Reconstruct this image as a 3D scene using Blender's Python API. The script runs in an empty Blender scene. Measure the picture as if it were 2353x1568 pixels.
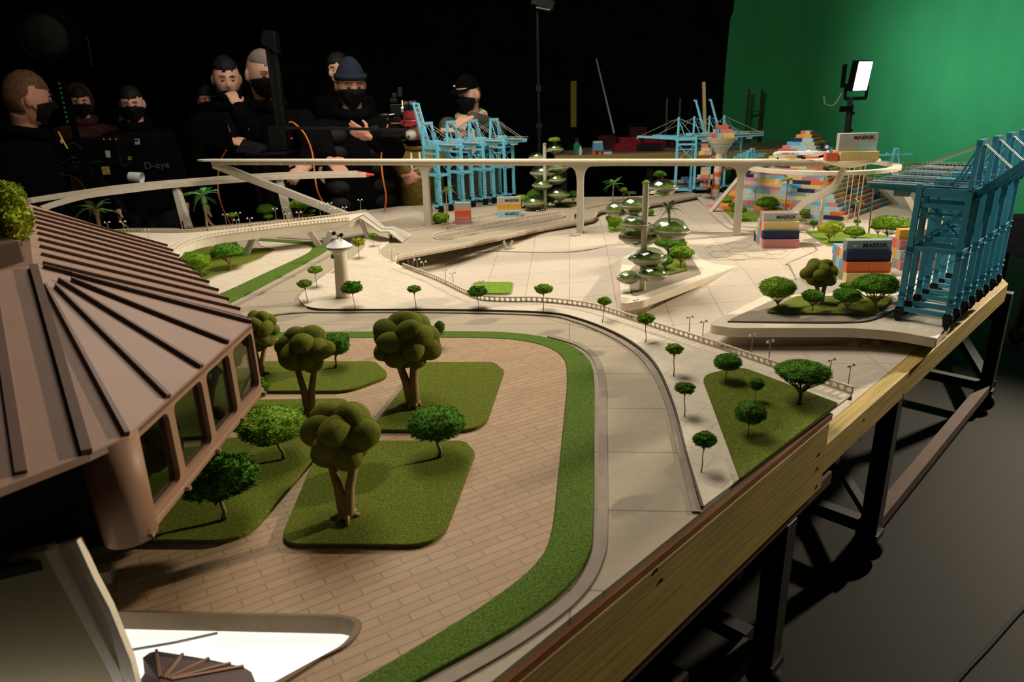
import bpy, bmesh, math, random
from mathutils import Vector as V, Matrix, noise
random.seed(7)
SC = bpy.context.scene
COL = SC.collection
PI = math.pi
# ---------------------------------------------------------------- camera model (2353 x 1568)
FPX, CX, CY, CH = 1600.0, 1176.5, 784.0, 1.55
RT = V((0.9995561, -0.00982252, -0.02812704))      # camera right in the world
DN = V((-0.02979282, -0.32954789, -0.94366868))    # camera down
FW = V((0.0, 0.94408776, -0.32969424))             # camera forward
CAM = V((0, 0, CH))
def ray(px, py): return RT*(px-CX) + DN*(py-CY) + FW*FPX
def at(px, py, z):
    r = ray(px, py); return CAM + r*((z-CH)/r.z)
def atD(px, py, d): return CAM + ray(px, py)*(d/FPX)
def depth(p): return (V(p)-CAM).dot(FW)
def proj(p):
    q = V(p)-CAM; d = q.dot(FW); return CX+FPX*q.dot(RT)/d, CY+FPX*q.dot(DN)/d
def atV(px, py, A, d2):
    """meets the vertical plane through A along the plan direction d2"""
    r = ray(px, py); n = V((-d2[1], d2[0], 0)); return CAM + r*((V((A[0], A[1], 0))-V((0, 0, 0))).dot(n)/r.dot(n))
def zup(b, py):
    """height above which the vertical over b reaches image row py"""
    lo, hi = b[2], b[2]+3.2
    for _ in range(40):
        m = (lo+hi)/2
        if proj((b[0], b[1], m))[1] > py: lo = m
        else: hi = m
    return lo
L0, L1, L2 = .70, .80, .775
S = .7071
U = V((S, S, 0)); W = V((-S, S, 0))                # along the table's near side, and inwards from it
EDGE = at(1300, 1436, L1); EDGE.z = 0              # a point of the table's near side
def tab(u, v, z): return EDGE + U*u + W*v + V((0, 0, z))
def lin(c): return tuple(((x/255)/12.92 if x/255 <= .04045 else ((x/255+.055)/1.055)**2.4) for x in c)
# ---------------------------------------------------------------- materials
def mat(name, col, rough=.6, var=0.0, scale=30, bump=0.0, bscale=None, metal=0, emit=0, spec=.3, sheen=0, col2=None, stretch=None, detail=4, bdist=.004):
    m = bpy.data.materials.new(name); m.use_nodes = True
    nt = m.node_tree; N = nt.nodes; b = N['Principled BSDF']
    c = lin(col) + (1,)
    b.inputs['Base Color'].default_value = c; b.inputs['Roughness'].default_value = rough
    b.inputs['Metallic'].default_value = metal; b.inputs['Specular IOR Level'].default_value = spec
    if sheen: b.inputs['Sheen Weight'].default_value = sheen
    if emit: b.inputs['Emission Color'].default_value = c; b.inputs['Emission Strength'].default_value = emit
    if var or bump or col2:
        tc = N.new('ShaderNodeTexCoord'); src = tc.outputs['Object']
        if stretch:
            mp = N.new('ShaderNodeMapping'); mp.vector_type = 'TEXTURE'; mp.inputs['Scale'].default_value = [1/x for x in stretch[:3]]
            if len(stretch) > 3: mp.inputs['Rotation'].default_value = (0, 0, stretch[3])
            nt.links.new(src, mp.inputs[0]); src = mp.outputs[0]
        n = N.new('ShaderNodeTexNoise'); n.inputs['Scale'].default_value = scale; n.inputs['Detail'].default_value = detail
        nt.links.new(src, n.inputs['Vector'])
        if var or col2:
            r = N.new('ShaderNodeValToRGB'); a = lin(col); d = lin(col2) if col2 else a
            r.color_ramp.elements[0].position = .32; r.color_ramp.elements[1].position = .68
            r.color_ramp.elements[0].color = tuple(x*(1-var) for x in a)+(1,)
            r.color_ramp.elements[1].color = tuple(min(1, x*(1+var)) for x in d)+(1,)
            nt.links.new(n.outputs['Fac'], r.inputs[0]); nt.links.new(r.outputs[0], b.inputs['Base Color'])
        if bump:
            n2 = n
            if bscale:
                n2 = N.new('ShaderNodeTexNoise'); n2.inputs['Scale'].default_value = bscale; n2.inputs['Detail'].default_value = 3
                nt.links.new(src, n2.inputs['Vector'])
            bp = N.new('ShaderNodeBump'); bp.inputs['Strength'].default_value = bump; bp.inputs['Distance'].default_value = bdist
            nt.links.new(n2.outputs['Fac'], bp.inputs['Height']); nt.links.new(bp.outputs[0], b.inputs['Normal'])
    return m
def tilemat(name, c1, c2, cm, w, h, ang, mortar=.002, off=.5, rough=.55, loc=(0, 0, 0)):
    m = mat(name, c1, rough); nt = m.node_tree; N = nt.nodes; b = N['Principled BSDF']
    tc = N.new('ShaderNodeTexCoord'); mp = N.new('ShaderNodeMapping'); mp.vector_type = 'TEXTURE'
    mp.inputs['Rotation'].default_value = (0, 0, ang); mp.inputs['Location'].default_value = loc
    br = N.new('ShaderNodeTexBrick'); br.offset = off; br.inputs['Scale'].default_value = 1
    br.inputs['Brick Width'].default_value = w; br.inputs['Row Height'].default_value = h
    br.inputs['Mortar Size'].default_value = mortar; br.inputs['Mortar Smooth'].default_value = .2
    for k, c in (('Color1', c1), ('Color2', c2), ('Mortar', cm)): br.inputs[k].default_value = lin(c)+(1,)
    n = N.new('ShaderNodeTexNoise'); n.inputs['Scale'].default_value = 60; n.inputs['Detail'].default_value = 5
    mx = N.new('ShaderNodeMixRGB'); mx.blend_type = 'MULTIPLY'; mx.inputs[0].default_value = .22
    nt.links.new(tc.outputs['Object'], mp.inputs[0]); nt.links.new(mp.outputs[0], br.inputs[0]); nt.links.new(tc.outputs['Object'], n.inputs['Vector'])
    nt.links.new(br.outputs['Color'], mx.inputs[1]); nt.links.new(n.outputs['Fac'], mx.inputs[2]); nt.links.new(mx.outputs[0], b.inputs['Base Color'])
    return m
def glassmat(name, tint=(235, 240, 232), lo=.06, hi=.75, rough=.03):
    m = bpy.data.materials.new(name); m.use_nodes = True; nt = m.node_tree; N = nt.nodes
    N.remove(N['Principled BSDF']); out = N['Material Output']
    t = N.new('ShaderNodeBsdfTransparent'); t.inputs[0].default_value = lin(tint)+(1,)
    g = N.new('ShaderNodeBsdfGlossy'); g.inputs['Roughness'].default_value = rough
    lw = N.new('ShaderNodeLayerWeight'); lw.inputs[0].default_value = .35
    mr = N.new('ShaderNodeMapRange'); mr.inputs[3].default_value = lo; mr.inputs[4].default_value = hi
    mx = N.new('ShaderNodeMixShader')
    nt.links.new(lw.outputs['Facing'], mr.inputs[0]); nt.links.new(mr.outputs[0], mx.inputs[0])
    nt.links.new(t.outputs[0], mx.inputs[1]); nt.links.new(g.outputs[0], mx.inputs[2]); nt.links.new(mx.outputs[0], out.inputs[0])
    return m
M = {}
def K(k, *a, **kw): M[k] = mat(k, *a, **kw)
GRASSY = dict(rough=.95, spec=.1)
K('cream', (224, 212, 190), .55, .05, 25, .08, 300)
K('grey_cream', (198, 190, 172), .55, .05, 25, .06, 300)
K('joint', (186, 172, 152), .6)
K('roof_mirrored', (92, 76, 76), .6, .05, 15)  # dark tone painted for the roof mirrored in the pool
K('dim_print', (64, 66, 68), .8)
K('lawn_verge', (84, 112, 38), col2=(106, 134, 58), var=.30, scale=260, bump=.9, bscale=900, **GRASSY)
K('pod_grey', (158, 148, 132), .4)
K('kerb', (150, 138, 122), .6, .08, 30)
K('dark_line', (88, 78, 66), .7, .1, 40)
K('concrete', (118, 104, 86), .8, .12, 30, .2, 200)
K('lawn', (96, 112, 30), col2=(122, 132, 50), var=.30, scale=260, bump=.9, bscale=900, **GRASSY)
K('lawn_bright', (112, 150, 44), col2=(138, 170, 62), var=.28, scale=260, bump=.9, bscale=900, **GRASSY)
K('leaf', (86, 124, 20), col2=(126, 162, 40), var=.3, scale=9, rough=.8, spec=.15)
K('leaf_dark', (54, 98, 14), col2=(86, 134, 28), var=.3, scale=9, rough=.8, spec=.15)
K('leaf_yellow', (116, 140, 28), col2=(168, 176, 52), var=.3, scale=5, rough=.8, spec=.15)
K('moss', (84, 94, 28), col2=(118, 122, 48), var=.4, scale=34, rough=.95, spec=.05, bump=.35, bscale=55, bdist=.03)
K('moss_green', (98, 126, 50), col2=(132, 148, 72), var=.35, scale=9, rough=.95, spec=.05)
K('bark', (150, 124, 86), .85, .3, 18, .6, 40)
K('bark_dark', (92, 76, 58), .85, .3, 18, .6, 40)
K('frond', (86, 118, 62), col2=(122, 140, 84), var=.2, scale=8, rough=.7)
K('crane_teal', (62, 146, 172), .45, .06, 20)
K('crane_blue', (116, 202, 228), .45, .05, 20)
K('cable_white', (190, 188, 178), .5)
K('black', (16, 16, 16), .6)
K('black_gear', (13, 13, 13), .4, .2, 30)
K('rubber', (30, 29, 28), .8)
K('wood', (158, 140, 72), .6, .10, 3.2, .25, None, col2=(190, 160, 96), stretch=(1.2, 40, 40, PI/4), detail=9, bdist=.002)
K('wood_end', (150, 100, 62), .7, .15, 10, stretch=(2, 60, 60, PI/4))
K('steel', (30, 26, 23), .5, .25, 12, spec=.4)
K('rust', (74, 50, 34), .7, .25, 12)
K('roof', (150, 120, 104), .55, .05, 15, .05, 200)
K('roof_rib', (92, 68, 56), .55)
K('roof_frame', (148, 112, 88), .5, .05, 15)
K('floor', (21, 17, 9), .7, .10, 22, .12, 160, spec=.15)
K('black_cloth', (9, 10, 9), .95, .3, 3, spec=.02)
K('green_cloth', (52, 138, 84), .9, .06, 4, .25, 5, spec=.05, bdist=.05, stretch=(1, 1, .4))
K('white', (240, 238, 232), .5)
K('pool_glow', (255, 253, 246), .5, emit=.95)  # emission stands in for the pool's white reflection
K('rim_brown', (132, 112, 84), .6, .08, 30)
K('pier_cream_shade', (150, 138, 98), .6, .04, 20)  # cream with its shade mixed into the colour as olive
K('lamp_face', (235, 245, 255), .5, emit=14)
K('skin', (214, 164, 138), .55, .06, 40, spec=.3, sheen=.1)
K('skin_red', (206, 146, 124), .55, .08, 40, spec=.3)
K('hair_dark', (26, 20, 16), .7, .4, 60, .5, 120)
K('hair_brown', (104, 74, 48), .7, .4, 60, .5, 120)
K('hair_short', (128, 112, 106), .8, .15, 80)
K('cloth_black', (7, 7, 8), .95, .3, 14, .5, 26, bdist=.02, spec=.08)
K('cloth_grey', (24, 24, 26), .8, .25, 14, .5, 22, bdist=.02)
K('cloth_mask', (9, 9, 10), .85)
K('cloth_navy', (28, 34, 54), .9, .2, 30, .6, 160, stretch=(6, 6, .4))
K('cloth_olive', (72, 72, 58), .85, .15, 14, .5, 22, bdist=.02)
K('cloth_mustard', (122, 98, 34), .85, .2, 14, .5, 22, bdist=.02)
K('cloth_red', (126, 28, 34), .8, .15, 20)
K('cloth_cream', (206, 190, 160), .9)
K('cloth_maroon', (58, 26, 26), .9, .3, 14)
K('jeans', (12, 13, 17), .9, .2, 20)
K('respirator', (212, 208, 200), .8, .05, 40)
K('orange_cable', (226, 118, 40), .5)
K('grey_metal', (128, 128, 128), .35, metal=.8)
K('chrome', (210, 210, 210), .25, metal=1)
K('dark_metal', (44, 44, 46), .4, metal=.6)
K('red_tip', (226, 60, 62), .5)
K('paper', (226, 226, 228), .7)
K('lettering', (30, 34, 36), .6)
K('letter_white', (226, 226, 224), .6)
K('yellow', (214, 170, 40), .5)
K('dull_yellow', (120, 116, 40), .9)
K('pole_grey', (176, 172, 164), .45)
M['glass'] = glassmat('glass', (226, 236, 222), .12, .55, .14)
M['pane'] = glassmat('pane', (196, 204, 190), .07, .5)
CONT = {'orange': (226, 112, 60), 'coral': (226, 110, 84), 'pink': (206, 138, 138), 'yellow': (228, 206, 140), 'amber': (226, 172, 74),
        'navy': (34, 48, 84), 'sky blue': (112, 178, 216), 'pale blue': (166, 206, 218), 'grey': (190, 190, 182), 'steel grey': (142, 156, 160)}
for k, c in CONT.items(): K('c_'+k, c, .55, .03, 20)
M['plaza'] = tilemat('plaza', (190, 160, 124), (182, 148, 116), (152, 126, 98), .085, .0195, math.radians(30.7), .0014)
M['street'] = tilemat('street', (186, 172, 148), (182, 167, 143), (140, 124, 104), 3.0, .232, math.radians(-5), .002, rough=.6)
M['walk'] = tilemat('walk', (230, 217, 194), (225, 211, 188), (200, 185, 162), .12, .06, math.radians(-38), .0012)
M['plain'] = tilemat('plain', (216, 203, 184), (209, 195, 174), (176, 158, 138), .2, .2, math.radians(-5), .0018, off=0)
# ---------------------------------------------------------------- mesh collector
class MB:
    def __init__(s): s.v = []; s.f = []
    def add(s, vs, fs):
        o = len(s.v); s.v += [V(p) for p in vs]; s.f += [[i+o for i in f] for f in fs]; return s
    def box(s, c, d, X=None):
        x, y, z = d[0]/2, d[1]/2, d[2]/2; c = V(c)
        P = [V((a*x, b*y, e*z)) for e in (-1, 1) for b in (-1, 1) for a in (-1, 1)]
        if X is not None: P = [X @ p for p in P]
        return s.add([p+c for p in P], [(0, 2, 3, 1), (4, 5, 7, 6), (0, 1, 5, 4), (2, 6, 7, 3), (0, 4, 6, 2), (1, 3, 7, 5)])
    def bar(s, a, b, w, h=None, up=(0, 0, 1), w2=None, h2=None):
        a, b = V(a), V(b); h = h or w; w2 = w2 or w; h2 = h2 or (h if w2 == w else w2)
        d = (b-a).normalized(); up = V(up)
        if abs(d.dot(up)) > .98: up = V((0, 1, 0)) if abs(d.y) < .9 else V((1, 0, 0))
        x = d.cross(up).normalized(); y = x.cross(d)
        P = [p+x*(i*ww/2)+y*(j*hh/2) for p, ww, hh in ((a, w, h), (b, w2, h2)) for i, j in ((-1, -1), (1, -1), (1, 1), (-1, 1))]
        return s.add(P, [(3, 2, 1, 0), (4, 5, 6, 7), (0, 1, 5, 4), (1, 2, 6, 5), (2, 3, 7, 6), (3, 0, 4, 7)])
    def tube(s, pts, r, n=8, cap=True, flat=1.0):
        pts = [V(p) for p in pts]; m = len(pts); rs = r if isinstance(r, (list, tuple)) else [r]*m
        P = []; ref = None
        for i, p in enumerate(pts):
            d = (pts[min(i+1, m-1)]-pts[max(i-1, 0)]).normalized()
            if ref is None: ref = V((1, 0, 0)) if abs(d.x) < .8 else V((0, 1, 0))
            x = (ref-d*ref.dot(d)).normalized(); y = d.cross(x); ref = x
            P += [p+(x*math.cos(2*PI*k/n)+y*math.sin(2*PI*k/n)*flat)*rs[i] for k in range(n)]
        F = [(i*n+k, i*n+(k+1) % n, (i+1)*n+(k+1) % n, (i+1)*n+k) for i in range(m-1) for k in range(n)]
        if cap: F += [tuple(range(n-1, -1, -1)), tuple(range((m-1)*n, m*n))]
        return s.add(P, F)
    def prism(s, poly, z0, z1):
        n = len(poly); a = sum(poly[i][0]*poly[(i+1) % n][1]-poly[(i+1) % n][0]*poly[i][1] for i in range(n))
        if a < 0: poly = poly[::-1]
        P = [(p[0], p[1], z0) for p in poly]+[(p[0], p[1], z1) for p in poly]
        return s.add(P, [tuple(range(n-1, -1, -1)), tuple(range(n, 2*n))]+[(i, (i+1) % n, n+(i+1) % n, n+i) for i in range(n)])
    def ngon(s, pts, t):
        """slab: planar outline pts given thickness along the vector t"""
        n = len(pts); t = V(t); P = [V(p) for p in pts]; P += [p+t for p in P]
        nr = sum(((P[i]-P[0]).cross(P[i+1]-P[0]) for i in range(1, n-1)), V((0, 0, 0)))
        F = [tuple(range(n-1, -1, -1)), tuple(range(n, 2*n))]+[(i, (i+1) % n, n+(i+1) % n, n+i) for i in range(n)]
        if nr.dot(t) < 0: F = [f[::-1] for f in F]
        return s.add(P, F)
    def lathe(s, prof, c=(0, 0, 0), n=24, X=None):
        c = V(c); P = []
        for r, z in prof:
            for k in range(n):
                p = V((r*math.cos(2*PI*k/n), r*math.sin(2*PI*k/n), z)); P.append(c+(X @ p if X is not None else p))
        m = len(prof); F = [(i*n+k, i*n+(k+1) % n, (i+1)*n+(k+1) % n, (i+1)*n+k) for i in range(m-1) for k in range(n)]
        if prof[0][0] > 1e-6: F.append(tuple(range(n-1, -1, -1)))
        if prof[-1][0] > 1e-6: F.append(tuple(range((m-1)*n, m*n)))
        return s.add(P, F)
    def ell(s, c, r, n=14, m=9, X=None, fn=None):
        if not isinstance(r, (list, tuple)): r = (r, r, r)
        c = V(c); P = []
        for i in range(m+1):
            t = PI*i/m
            for k in range(n):
                a = 2*PI*k/n; q = V((math.sin(t)*math.cos(a), math.sin(t)*math.sin(a), -math.cos(t)))
                if fn: q = fn(q)
                q = V((q.x*r[0], q.y*r[1], q.z*r[2])); P.append(c+(X @ q if X is not None else q))
        F = []
        for i in range(m):
            for k in range(n):
                a, b, d, e = i*n+k, i*n+(k+1) % n, (i+1)*n+(k+1) % n, (i+1)*n+k
                F.append((a, d, e) if i == 0 else (a, b, d) if i == m-1 else (a, b, d, e))
        return s.add(P, F)
    def strip(s, path, w, z0, z1, closed=False):
        """flat band of width w along a plan path"""
        n = len(path); Lf, Rt = [], []
        for i, p in enumerate(path):
            q0 = path[(i-1) % n] if closed or i else p; q1 = path[(i+1) % n] if closed or i < n-1 else p
            d = V((q1[0]-q0[0], q1[1]-q0[1], 0)).normalized(); x = V((-d.y, d.x, 0))*w/2
            Lf.append((p[0]+x.x, p[1]+x.y)); Rt.append((p[0]-x.x, p[1]-x.y))
        P = []
        for i in range(n): P += [(*Lf[i], z0), (*Rt[i], z0), (*Rt[i], z1), (*Lf[i], z1)]
        F = []
        for i in range(n if closed else n-1):
            j = (i+1) % n
            for k in range(4): F.append((i*4+k, j*4+k, j*4+(k+1) % 4, i*4+(k+1) % 4))
        if not closed: F += [(0, 1, 2, 3), (4*n-1, 4*n-2, 4*n-3, 4*n-4)]
        return s.add(P, [f[::-1] for f in F])
    def build(s, name, m, parent=None, origin=None, world=False, smooth=False, bev=0, rec=True):
        o0 = V(origin) if origin is not None else (parent.location.copy() if (world and parent) else V((0, 0, 0)))
        me = bpy.data.meshes.new(name); me.from_pydata([p-o0 for p in s.v], [], s.f)
        if rec:
            bm = bmesh.new(); bm.from_mesh(me); bmesh.ops.recalc_face_normals(bm, faces=bm.faces); bm.to_mesh(me); bm.free()
        if smooth: me.shade_smooth()
        me.materials.append(M[m] if isinstance(m, str) else m)
        o = bpy.data.objects.new(name, me); COL.objects.link(o)
        if parent: o.parent = parent
        elif origin is not None: o.location = o0
        if bev:
            b = o.modifiers.new('bevel', 'BEVEL'); b.width = bev; b.segments = 2; b.limit_method = 'ANGLE'; b.angle_limit = .7
        return o
def tag(o, label, cat, group=None, kind=None):
    o['label'] = label; o['category'] = cat
    if group: o['group'] = group
    o['kind'] = kind or 'thing'
    return o
def thing(name, label, cat, loc=(0, 0, 0), rz=0, group=None):
    o = bpy.data.objects.new(name, None); COL.objects.link(o); o.empty_display_size = .02
    o.location = loc; o.rotation_euler = (0, 0, rz); return tag(o, label, cat, group)
def struct(o): o['kind'] = 'structure'; return o
def inst(name, me, parent, loc=(0, 0, 0), rot=(0, 0, 0), sc=(1, 1, 1), m=None):
    """an object that shares the mesh me"""
    o = bpy.data.objects.new(name, me); COL.objects.link(o); o.parent = parent
    o.location = loc; o.rotation_euler = rot; o.scale = sc if isinstance(sc, (tuple, list)) else (sc, sc, sc)
    if m:
        o.material_slots[0].link = 'OBJECT'; o.material_slots[0].material = M[m]
    return o
def tree_of(o, parent=None):
    c = o.copy(); COL.objects.link(c); c.parent = parent
    for ch in o.children: tree_of(ch, c)
    return c
def kidmap():
    pass
def copy_thing(o, loc, rz=0, label=None, sc=1, group=None):
    c = tree_of(o); c.location = loc; c.rotation_euler = (0, 0, rz); c.scale = (sc, sc, sc)
    if label: c['label'] = label
    if group: c['group'] = group
    return c
def mesh_only(mb, name, m, smooth=True):
    o = mb.build(name, m, smooth=smooth); me = o.data; bpy.data.objects.remove(o); return me
# ---------------------------------------------------------------- plan outlines from the photograph
def rp(pts, seg=7):
    """polygon with rounded corners: pts are (x, y, r)"""
    out = []; n = len(pts)
    for i in range(n):
        p = V(pts[i][:2]); r = pts[i][2] if len(pts[i]) > 2 else 0
        a, b = V(pts[i-1][:2])-p, V(pts[(i+1) % n][:2])-p
        if r <= 0: out.append((p.x, p.y)); continue
        la, lb = a.length, b.length; a.normalize(); b.normalize()
        ang = a.angle(b); t = min(r/math.tan(ang/2), la*.48, lb*.48)
        p0, p1 = p+a*t, p+b*t
        for k in range(seg+1):
            q = k/seg; w = p0*(1-q)**2+p*2*q*(1-q)+p1*q*q; out.append((w.x, w.y))
    return out
def px(pts, z, seg=7): return rp([(*at(p[0], p[1], z)[:2], p[2] if len(p) > 2 else 0) for p in pts], seg)
def cat(pts, sub=8, closed=False):
    """smooth curve through points of any dimension"""
    pts = [V(p) for p in pts]; n = len(pts); out = []
    for i in range(n if closed else n-1):
        p1, p2 = pts[i], pts[(i+1) % n]
        p0 = pts[i-1] if (i or closed) else p1; p3 = pts[(i+2) % n] if (closed or i+2 < n) else p2
        for k in range(sub):
            t = k/sub
            out.append(.5*((2*p1)+(p2-p0)*t+(2*p0-5*p1+4*p2-p3)*t*t+(3*p1-p0-3*p2+p3)*t**3))
    if not closed: out.append(pts[-1])
    return out
def cpx(pts, z, sub=8): return [p[:2] for p in cat([at(*p, z) for p in pts], sub)]
# ================================================================ the studio
o = MB().box((.5, 3, -.05), (16, 16, .1)).build('floor', 'floor'); struct(o)
o = MB().box((-1.5, 9.3, 2), (8.6, .1, 4.2)).build('wall_back', 'black_cloth'); struct(o)
o = MB().box((-5.6, 3.5, 2), (.1, 12, 4.2)).build('wall_left', 'black_cloth'); struct(o)
o = MB().box((.5, 3, 4.15), (16, 16, .1)).build('ceiling', 'black_cloth'); struct(o)
# hanging chroma cloth: one long curtain with diagonal drag folds, from the dark back corner round to the right
def cloth():
    b = MB(); path = cat([(2.75, 9.22), (4.1, 8.5), (5.6, 7.2), (6.5, 5.4), (6.8, 3.2), (6.9, .8)], 14)
    n, m = len(path), 26; P = []
    for i, p in enumerate(path):
        q = path[min(i+1, n-1)]-path[max(i-1, 0)]; x = V((-q[1], q[0])).normalized()
        for j in range(m):
            z = .002+4.08*j/(m-1); s = i*.1
            d = .05*math.sin(s*1.7+z*1.5)+.03*max(0, math.sin(s*6-z*3.4))**3*(z/4)+.02*math.sin(s*3.3+z*4.3)
            P.append((p[0]-x.x*d, p[1]-x.y*d, z))
    F = [(i*m+j, (i+1)*m+j, (i+1)*m+j+1, i*m+j+1) for i in range(n-1) for j in range(m-1)]
    return b.add(P, F)
o = cloth().build('wall_right', 'green_cloth', smooth=True); struct(o)
# ================================================================ table under the model city
T = thing('display_table', 'long timber-edged table on a dark steel frame carrying the white model city', 'table', (*tab(1.2, .3, 0)[:2], 0))
def tprism(uvs, z0, z1): return MB().prism([tab(u, v, 0)[:2] for u, v in uvs], z0, z1)
END = tab(3.06, 0, 0)                               # here the table's side turns a little inwards
D2 = V((math.cos(math.radians(68)), math.sin(math.radians(68)), 0)); N2 = V((-D2.y, D2.x, 0))
b = MB(); b.prism([tab(.98, 0, 0)[:2], END[:2], (END+N2*.045)[:2], tab(.98, .045, 0)[:2]], L0-.082, L0+.001)
b.build('edge_beam', 'wood', T, world=True, bev=.002)
b = MB(); b.prism([END[:2], (END+D2*2.9)[:2], (END+D2*2.9+N2*.045)[:2], (END+N2*.045)[:2]], L0-.082, L0+.001)
b.build('edge_beam', 'wood', T, world=True, bev=.002)
u_end = (atV(1893, 1030, EDGE, U)-EDGE).dot(U)
b = MB(); b.prism([tab(-1.3, -.006, 0)[:2], tab(u_end, -.006, 0)[:2], tab(u_end, .022, 0)[:2], tab(-1.3, .022, 0)[:2]], .588, L1-.028)
b.build('side_board', 'wood', T, world=True, bev=.0015)
b = MB(); b.prism([tab(-1.3, -.004, 0)[:2], tab(u_end+.02, -.004, 0)[:2], tab(u_end+.02, .03, 0)[:2], tab(-1.3, .03, 0)[:2]], L1-.0279, L1-.012)
b.build('top_ply', 'wood_end', T, world=True)
b = MB(); b.prism([tab(-1.3, .004, 0)[:2], tab(u_end+.1, .004, 0)[:2], tab(u_end+.1, .04, 0)[:2], tab(-1.3, .04, 0)[:2]], .552, .5875)
b.build('frame_rail', 'rust', T, world=True)
for pxy in ((1508, 1310), (1520, 1333), (1882, 1044), (1879, 1076), (1877, 1118), (1985, 965), (1977, 1011), (2076, 907), (2079, 925)):
    c = atV(*pxy, EDGE-W*.0065 if pxy[0] < 1890 else EDGE, U)
    MB().lathe([(.0042, 0), (.0042, .001)], (0, 0, 0), 10, Matrix.Rotation(PI/4, 3, 'Z') @ Matrix.Rotation(PI/2, 3, 'X')).build('screw_hole', 'black', T).location = c-T.location
# steel trestle frame
def leg(u, v, z0=.12, z1=.56, s=.055):
    p = tab(u, v, 0); X = Matrix.Rotation(PI/4, 3, 'Z')
    o = MB().box((p.x, p.y, (z0+z1)/2), (s, s, z1-z0), X).build('leg', 'steel', T, world=True, bev=.002)
    c = tab(u, v, 0)
    f = MB().box((c.x, c.y, z0-.012), (.07, .07, .024), X).bar(c+U*.02+V((0, 0, z0-.02)), c+U*.02+V((0, 0, .05)), .012, .05, up=W).bar(c-U*.02+V((0, 0, z0-.02)), c-U*.02+V((0, 0, .05)), .012, .05, up=W)
    cs = f.build('caster_fork', 'dark_metal', o, world=False); cs.data.transform(Matrix.Translation(-T.location))
    w = MB().lathe([(.02, -.014), (.048, -.014), (.05, -.008), (.05, .008), (.048, .014), (.02, .014)], (c.x, c.y, .051), 20, Matrix.Rotation(PI/4, 3, 'Z') @ Matrix.Rotation(PI/2, 3, 'Y'))
    cw = w.build('caster_wheel', 'rubber', o, smooth=False); cw.data.transform(Matrix.Translation(-T.location))
def foot(pxy, z): q = at(*pxy, z)-EDGE; return q.dot(U), q.dot(W)
uA = (atV(1790, 1250, EDGE+W*.03, U)-EDGE).dot(U); uB = (atV(2012, 1140, EDGE+W*.03, U)-EDGE).dot(U); uC = (atV(2272, 860, EDGE+W*.03, U)-EDGE).dot(U)
LEGS = [(uA, .03), (uB, .03), (uC, .03), (uB, 1.25), (uC, 1.25), (uA, 1.25), (uA-.95, .06), (uA-.95, 1.25), (uB, 2.6), (uC, 2.6), (uA, 2.6)]
for l in LEGS: leg(*l, z1=.55 if l[0] < 1.0 else .615)
def rail(a, c, z, w=.045, h=.045, m='steel', nm='cross_rail'):
    MB().bar(tab(*a, z), tab(*c, z), w, h).build(nm, m, T, world=True)
rail((uB+.03, .03), (uC-.03, .03), .13, m='rust'); rail((uB, .06), (uB, 1.22), .13); rail((uC, .06), (uC, 1.22), .13); rail((uC+.03, .02), (uC+1.2, .5), .13)
rail((uA, .08), (uA, 1.22), .15); rail((uA-.92, .06), (uA-.03, .06), .15); rail((uA-.4, .05), (uA-.4, 1.2), .3); rail((uB+.03, 1.25), (uC-.03, 1.25), .15)
rail((uA-.1, .08), (uA-.1, 1.2), .42); rail((uB+.03, .06), (uC-.03, .06), .5955, h=.037, m='rust', nm='top_rail'); rail((uA+.05, 1.3), (uC, 1.3), .59, .05, .05, nm='top_rail')
b = MB().bar(tab(uB+.03, .03, .13), tab(uC-.03, 1.2, .13), .03, .03); b.build('diagonal_brace', 'steel', T, world=True)
# ================================================================ ground of the model
T1, T2 = at(1690, 615, L2), at(1840, 642, L2); Q1, Q2 = at(1290, 580, L2), at(1560, 538, L2)
PT, PE = at(1645, 752, L2), tab(1.98, .0, L2)        # near side of the right-hand pier
def nrm(a, c, toward):
    d = (c-a).normalized(); n = V((-d.y, d.x, 0)); return n if n.dot(V(toward)-a) > 0 else -n
n1, n2, n3 = nrm(T1, T2, (0, 0, 0)), nrm(Q1, Q2, (0, 0, 0)), nrm(PT, PE, (0, 0, 0))
def gh(x, y):
    p = V((x, y, 0)); c = lambda t: max(0, min(1, t))
    h = c(1-(p-T1).dot(n1)/.75)
    if (p-PT).dot(n3) > -.07: h = c(1-(p-T1).dot(n1)/.75)*0 if (p-T1).dot(n1) < .78 else h*.0
    return L0+(L2-L0)*h
def gnd(a, c):
    z = L0
    for _ in range(25): p = at(a, c, z); z += (gh(p.x, p.y)-z)*.7
    return at(a, c, z)
bm = bmesh.new(); NU, NV = 110, 110; vs = {}
for i in range(NU+1):
    for j in range(NV+1):
        p = tab(-.9+6.9*i/NU, .046+5.6*j/NV, 0); vs[i, j] = bm.verts.new((p.x, p.y, gh(p.x, p.y)))
for i in range(NU):
    for j in range(NV): bm.faces.new((vs[i, j], vs[i+1, j], vs[i+1, j+1], vs[i, j+1]))
g = bm.verts[:]+bm.edges[:]+bm.faces[:]
for co, no in (((1.5, 5.72, 0), (-.1, 1, 0)), (END+N2*.046, -N2), (V((-2.0, 3.6, 0)), V((-1, .2, 0)))):
    bmesh.ops.bisect_plane(bm, geom=bm.verts[:]+bm.edges[:]+bm.faces[:], plane_co=co, plane_no=no, clear_outer=True)
r = bmesh.ops.extrude_face_region(bm, geom=bm.faces[:])
for v in r['geom']:
    if isinstance(v, bmesh.types.BMVert): v.co.z -= .018
bmesh.ops.recalc_face_normals(bm, faces=bm.faces)
me = bpy.data.meshes.new('ground_board'); bm.to_mesh(me); bm.free(); me.materials.append(M['plain'])
o = bpy.data.objects.new('ground_board', me); COL.objects.link(o)
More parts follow.
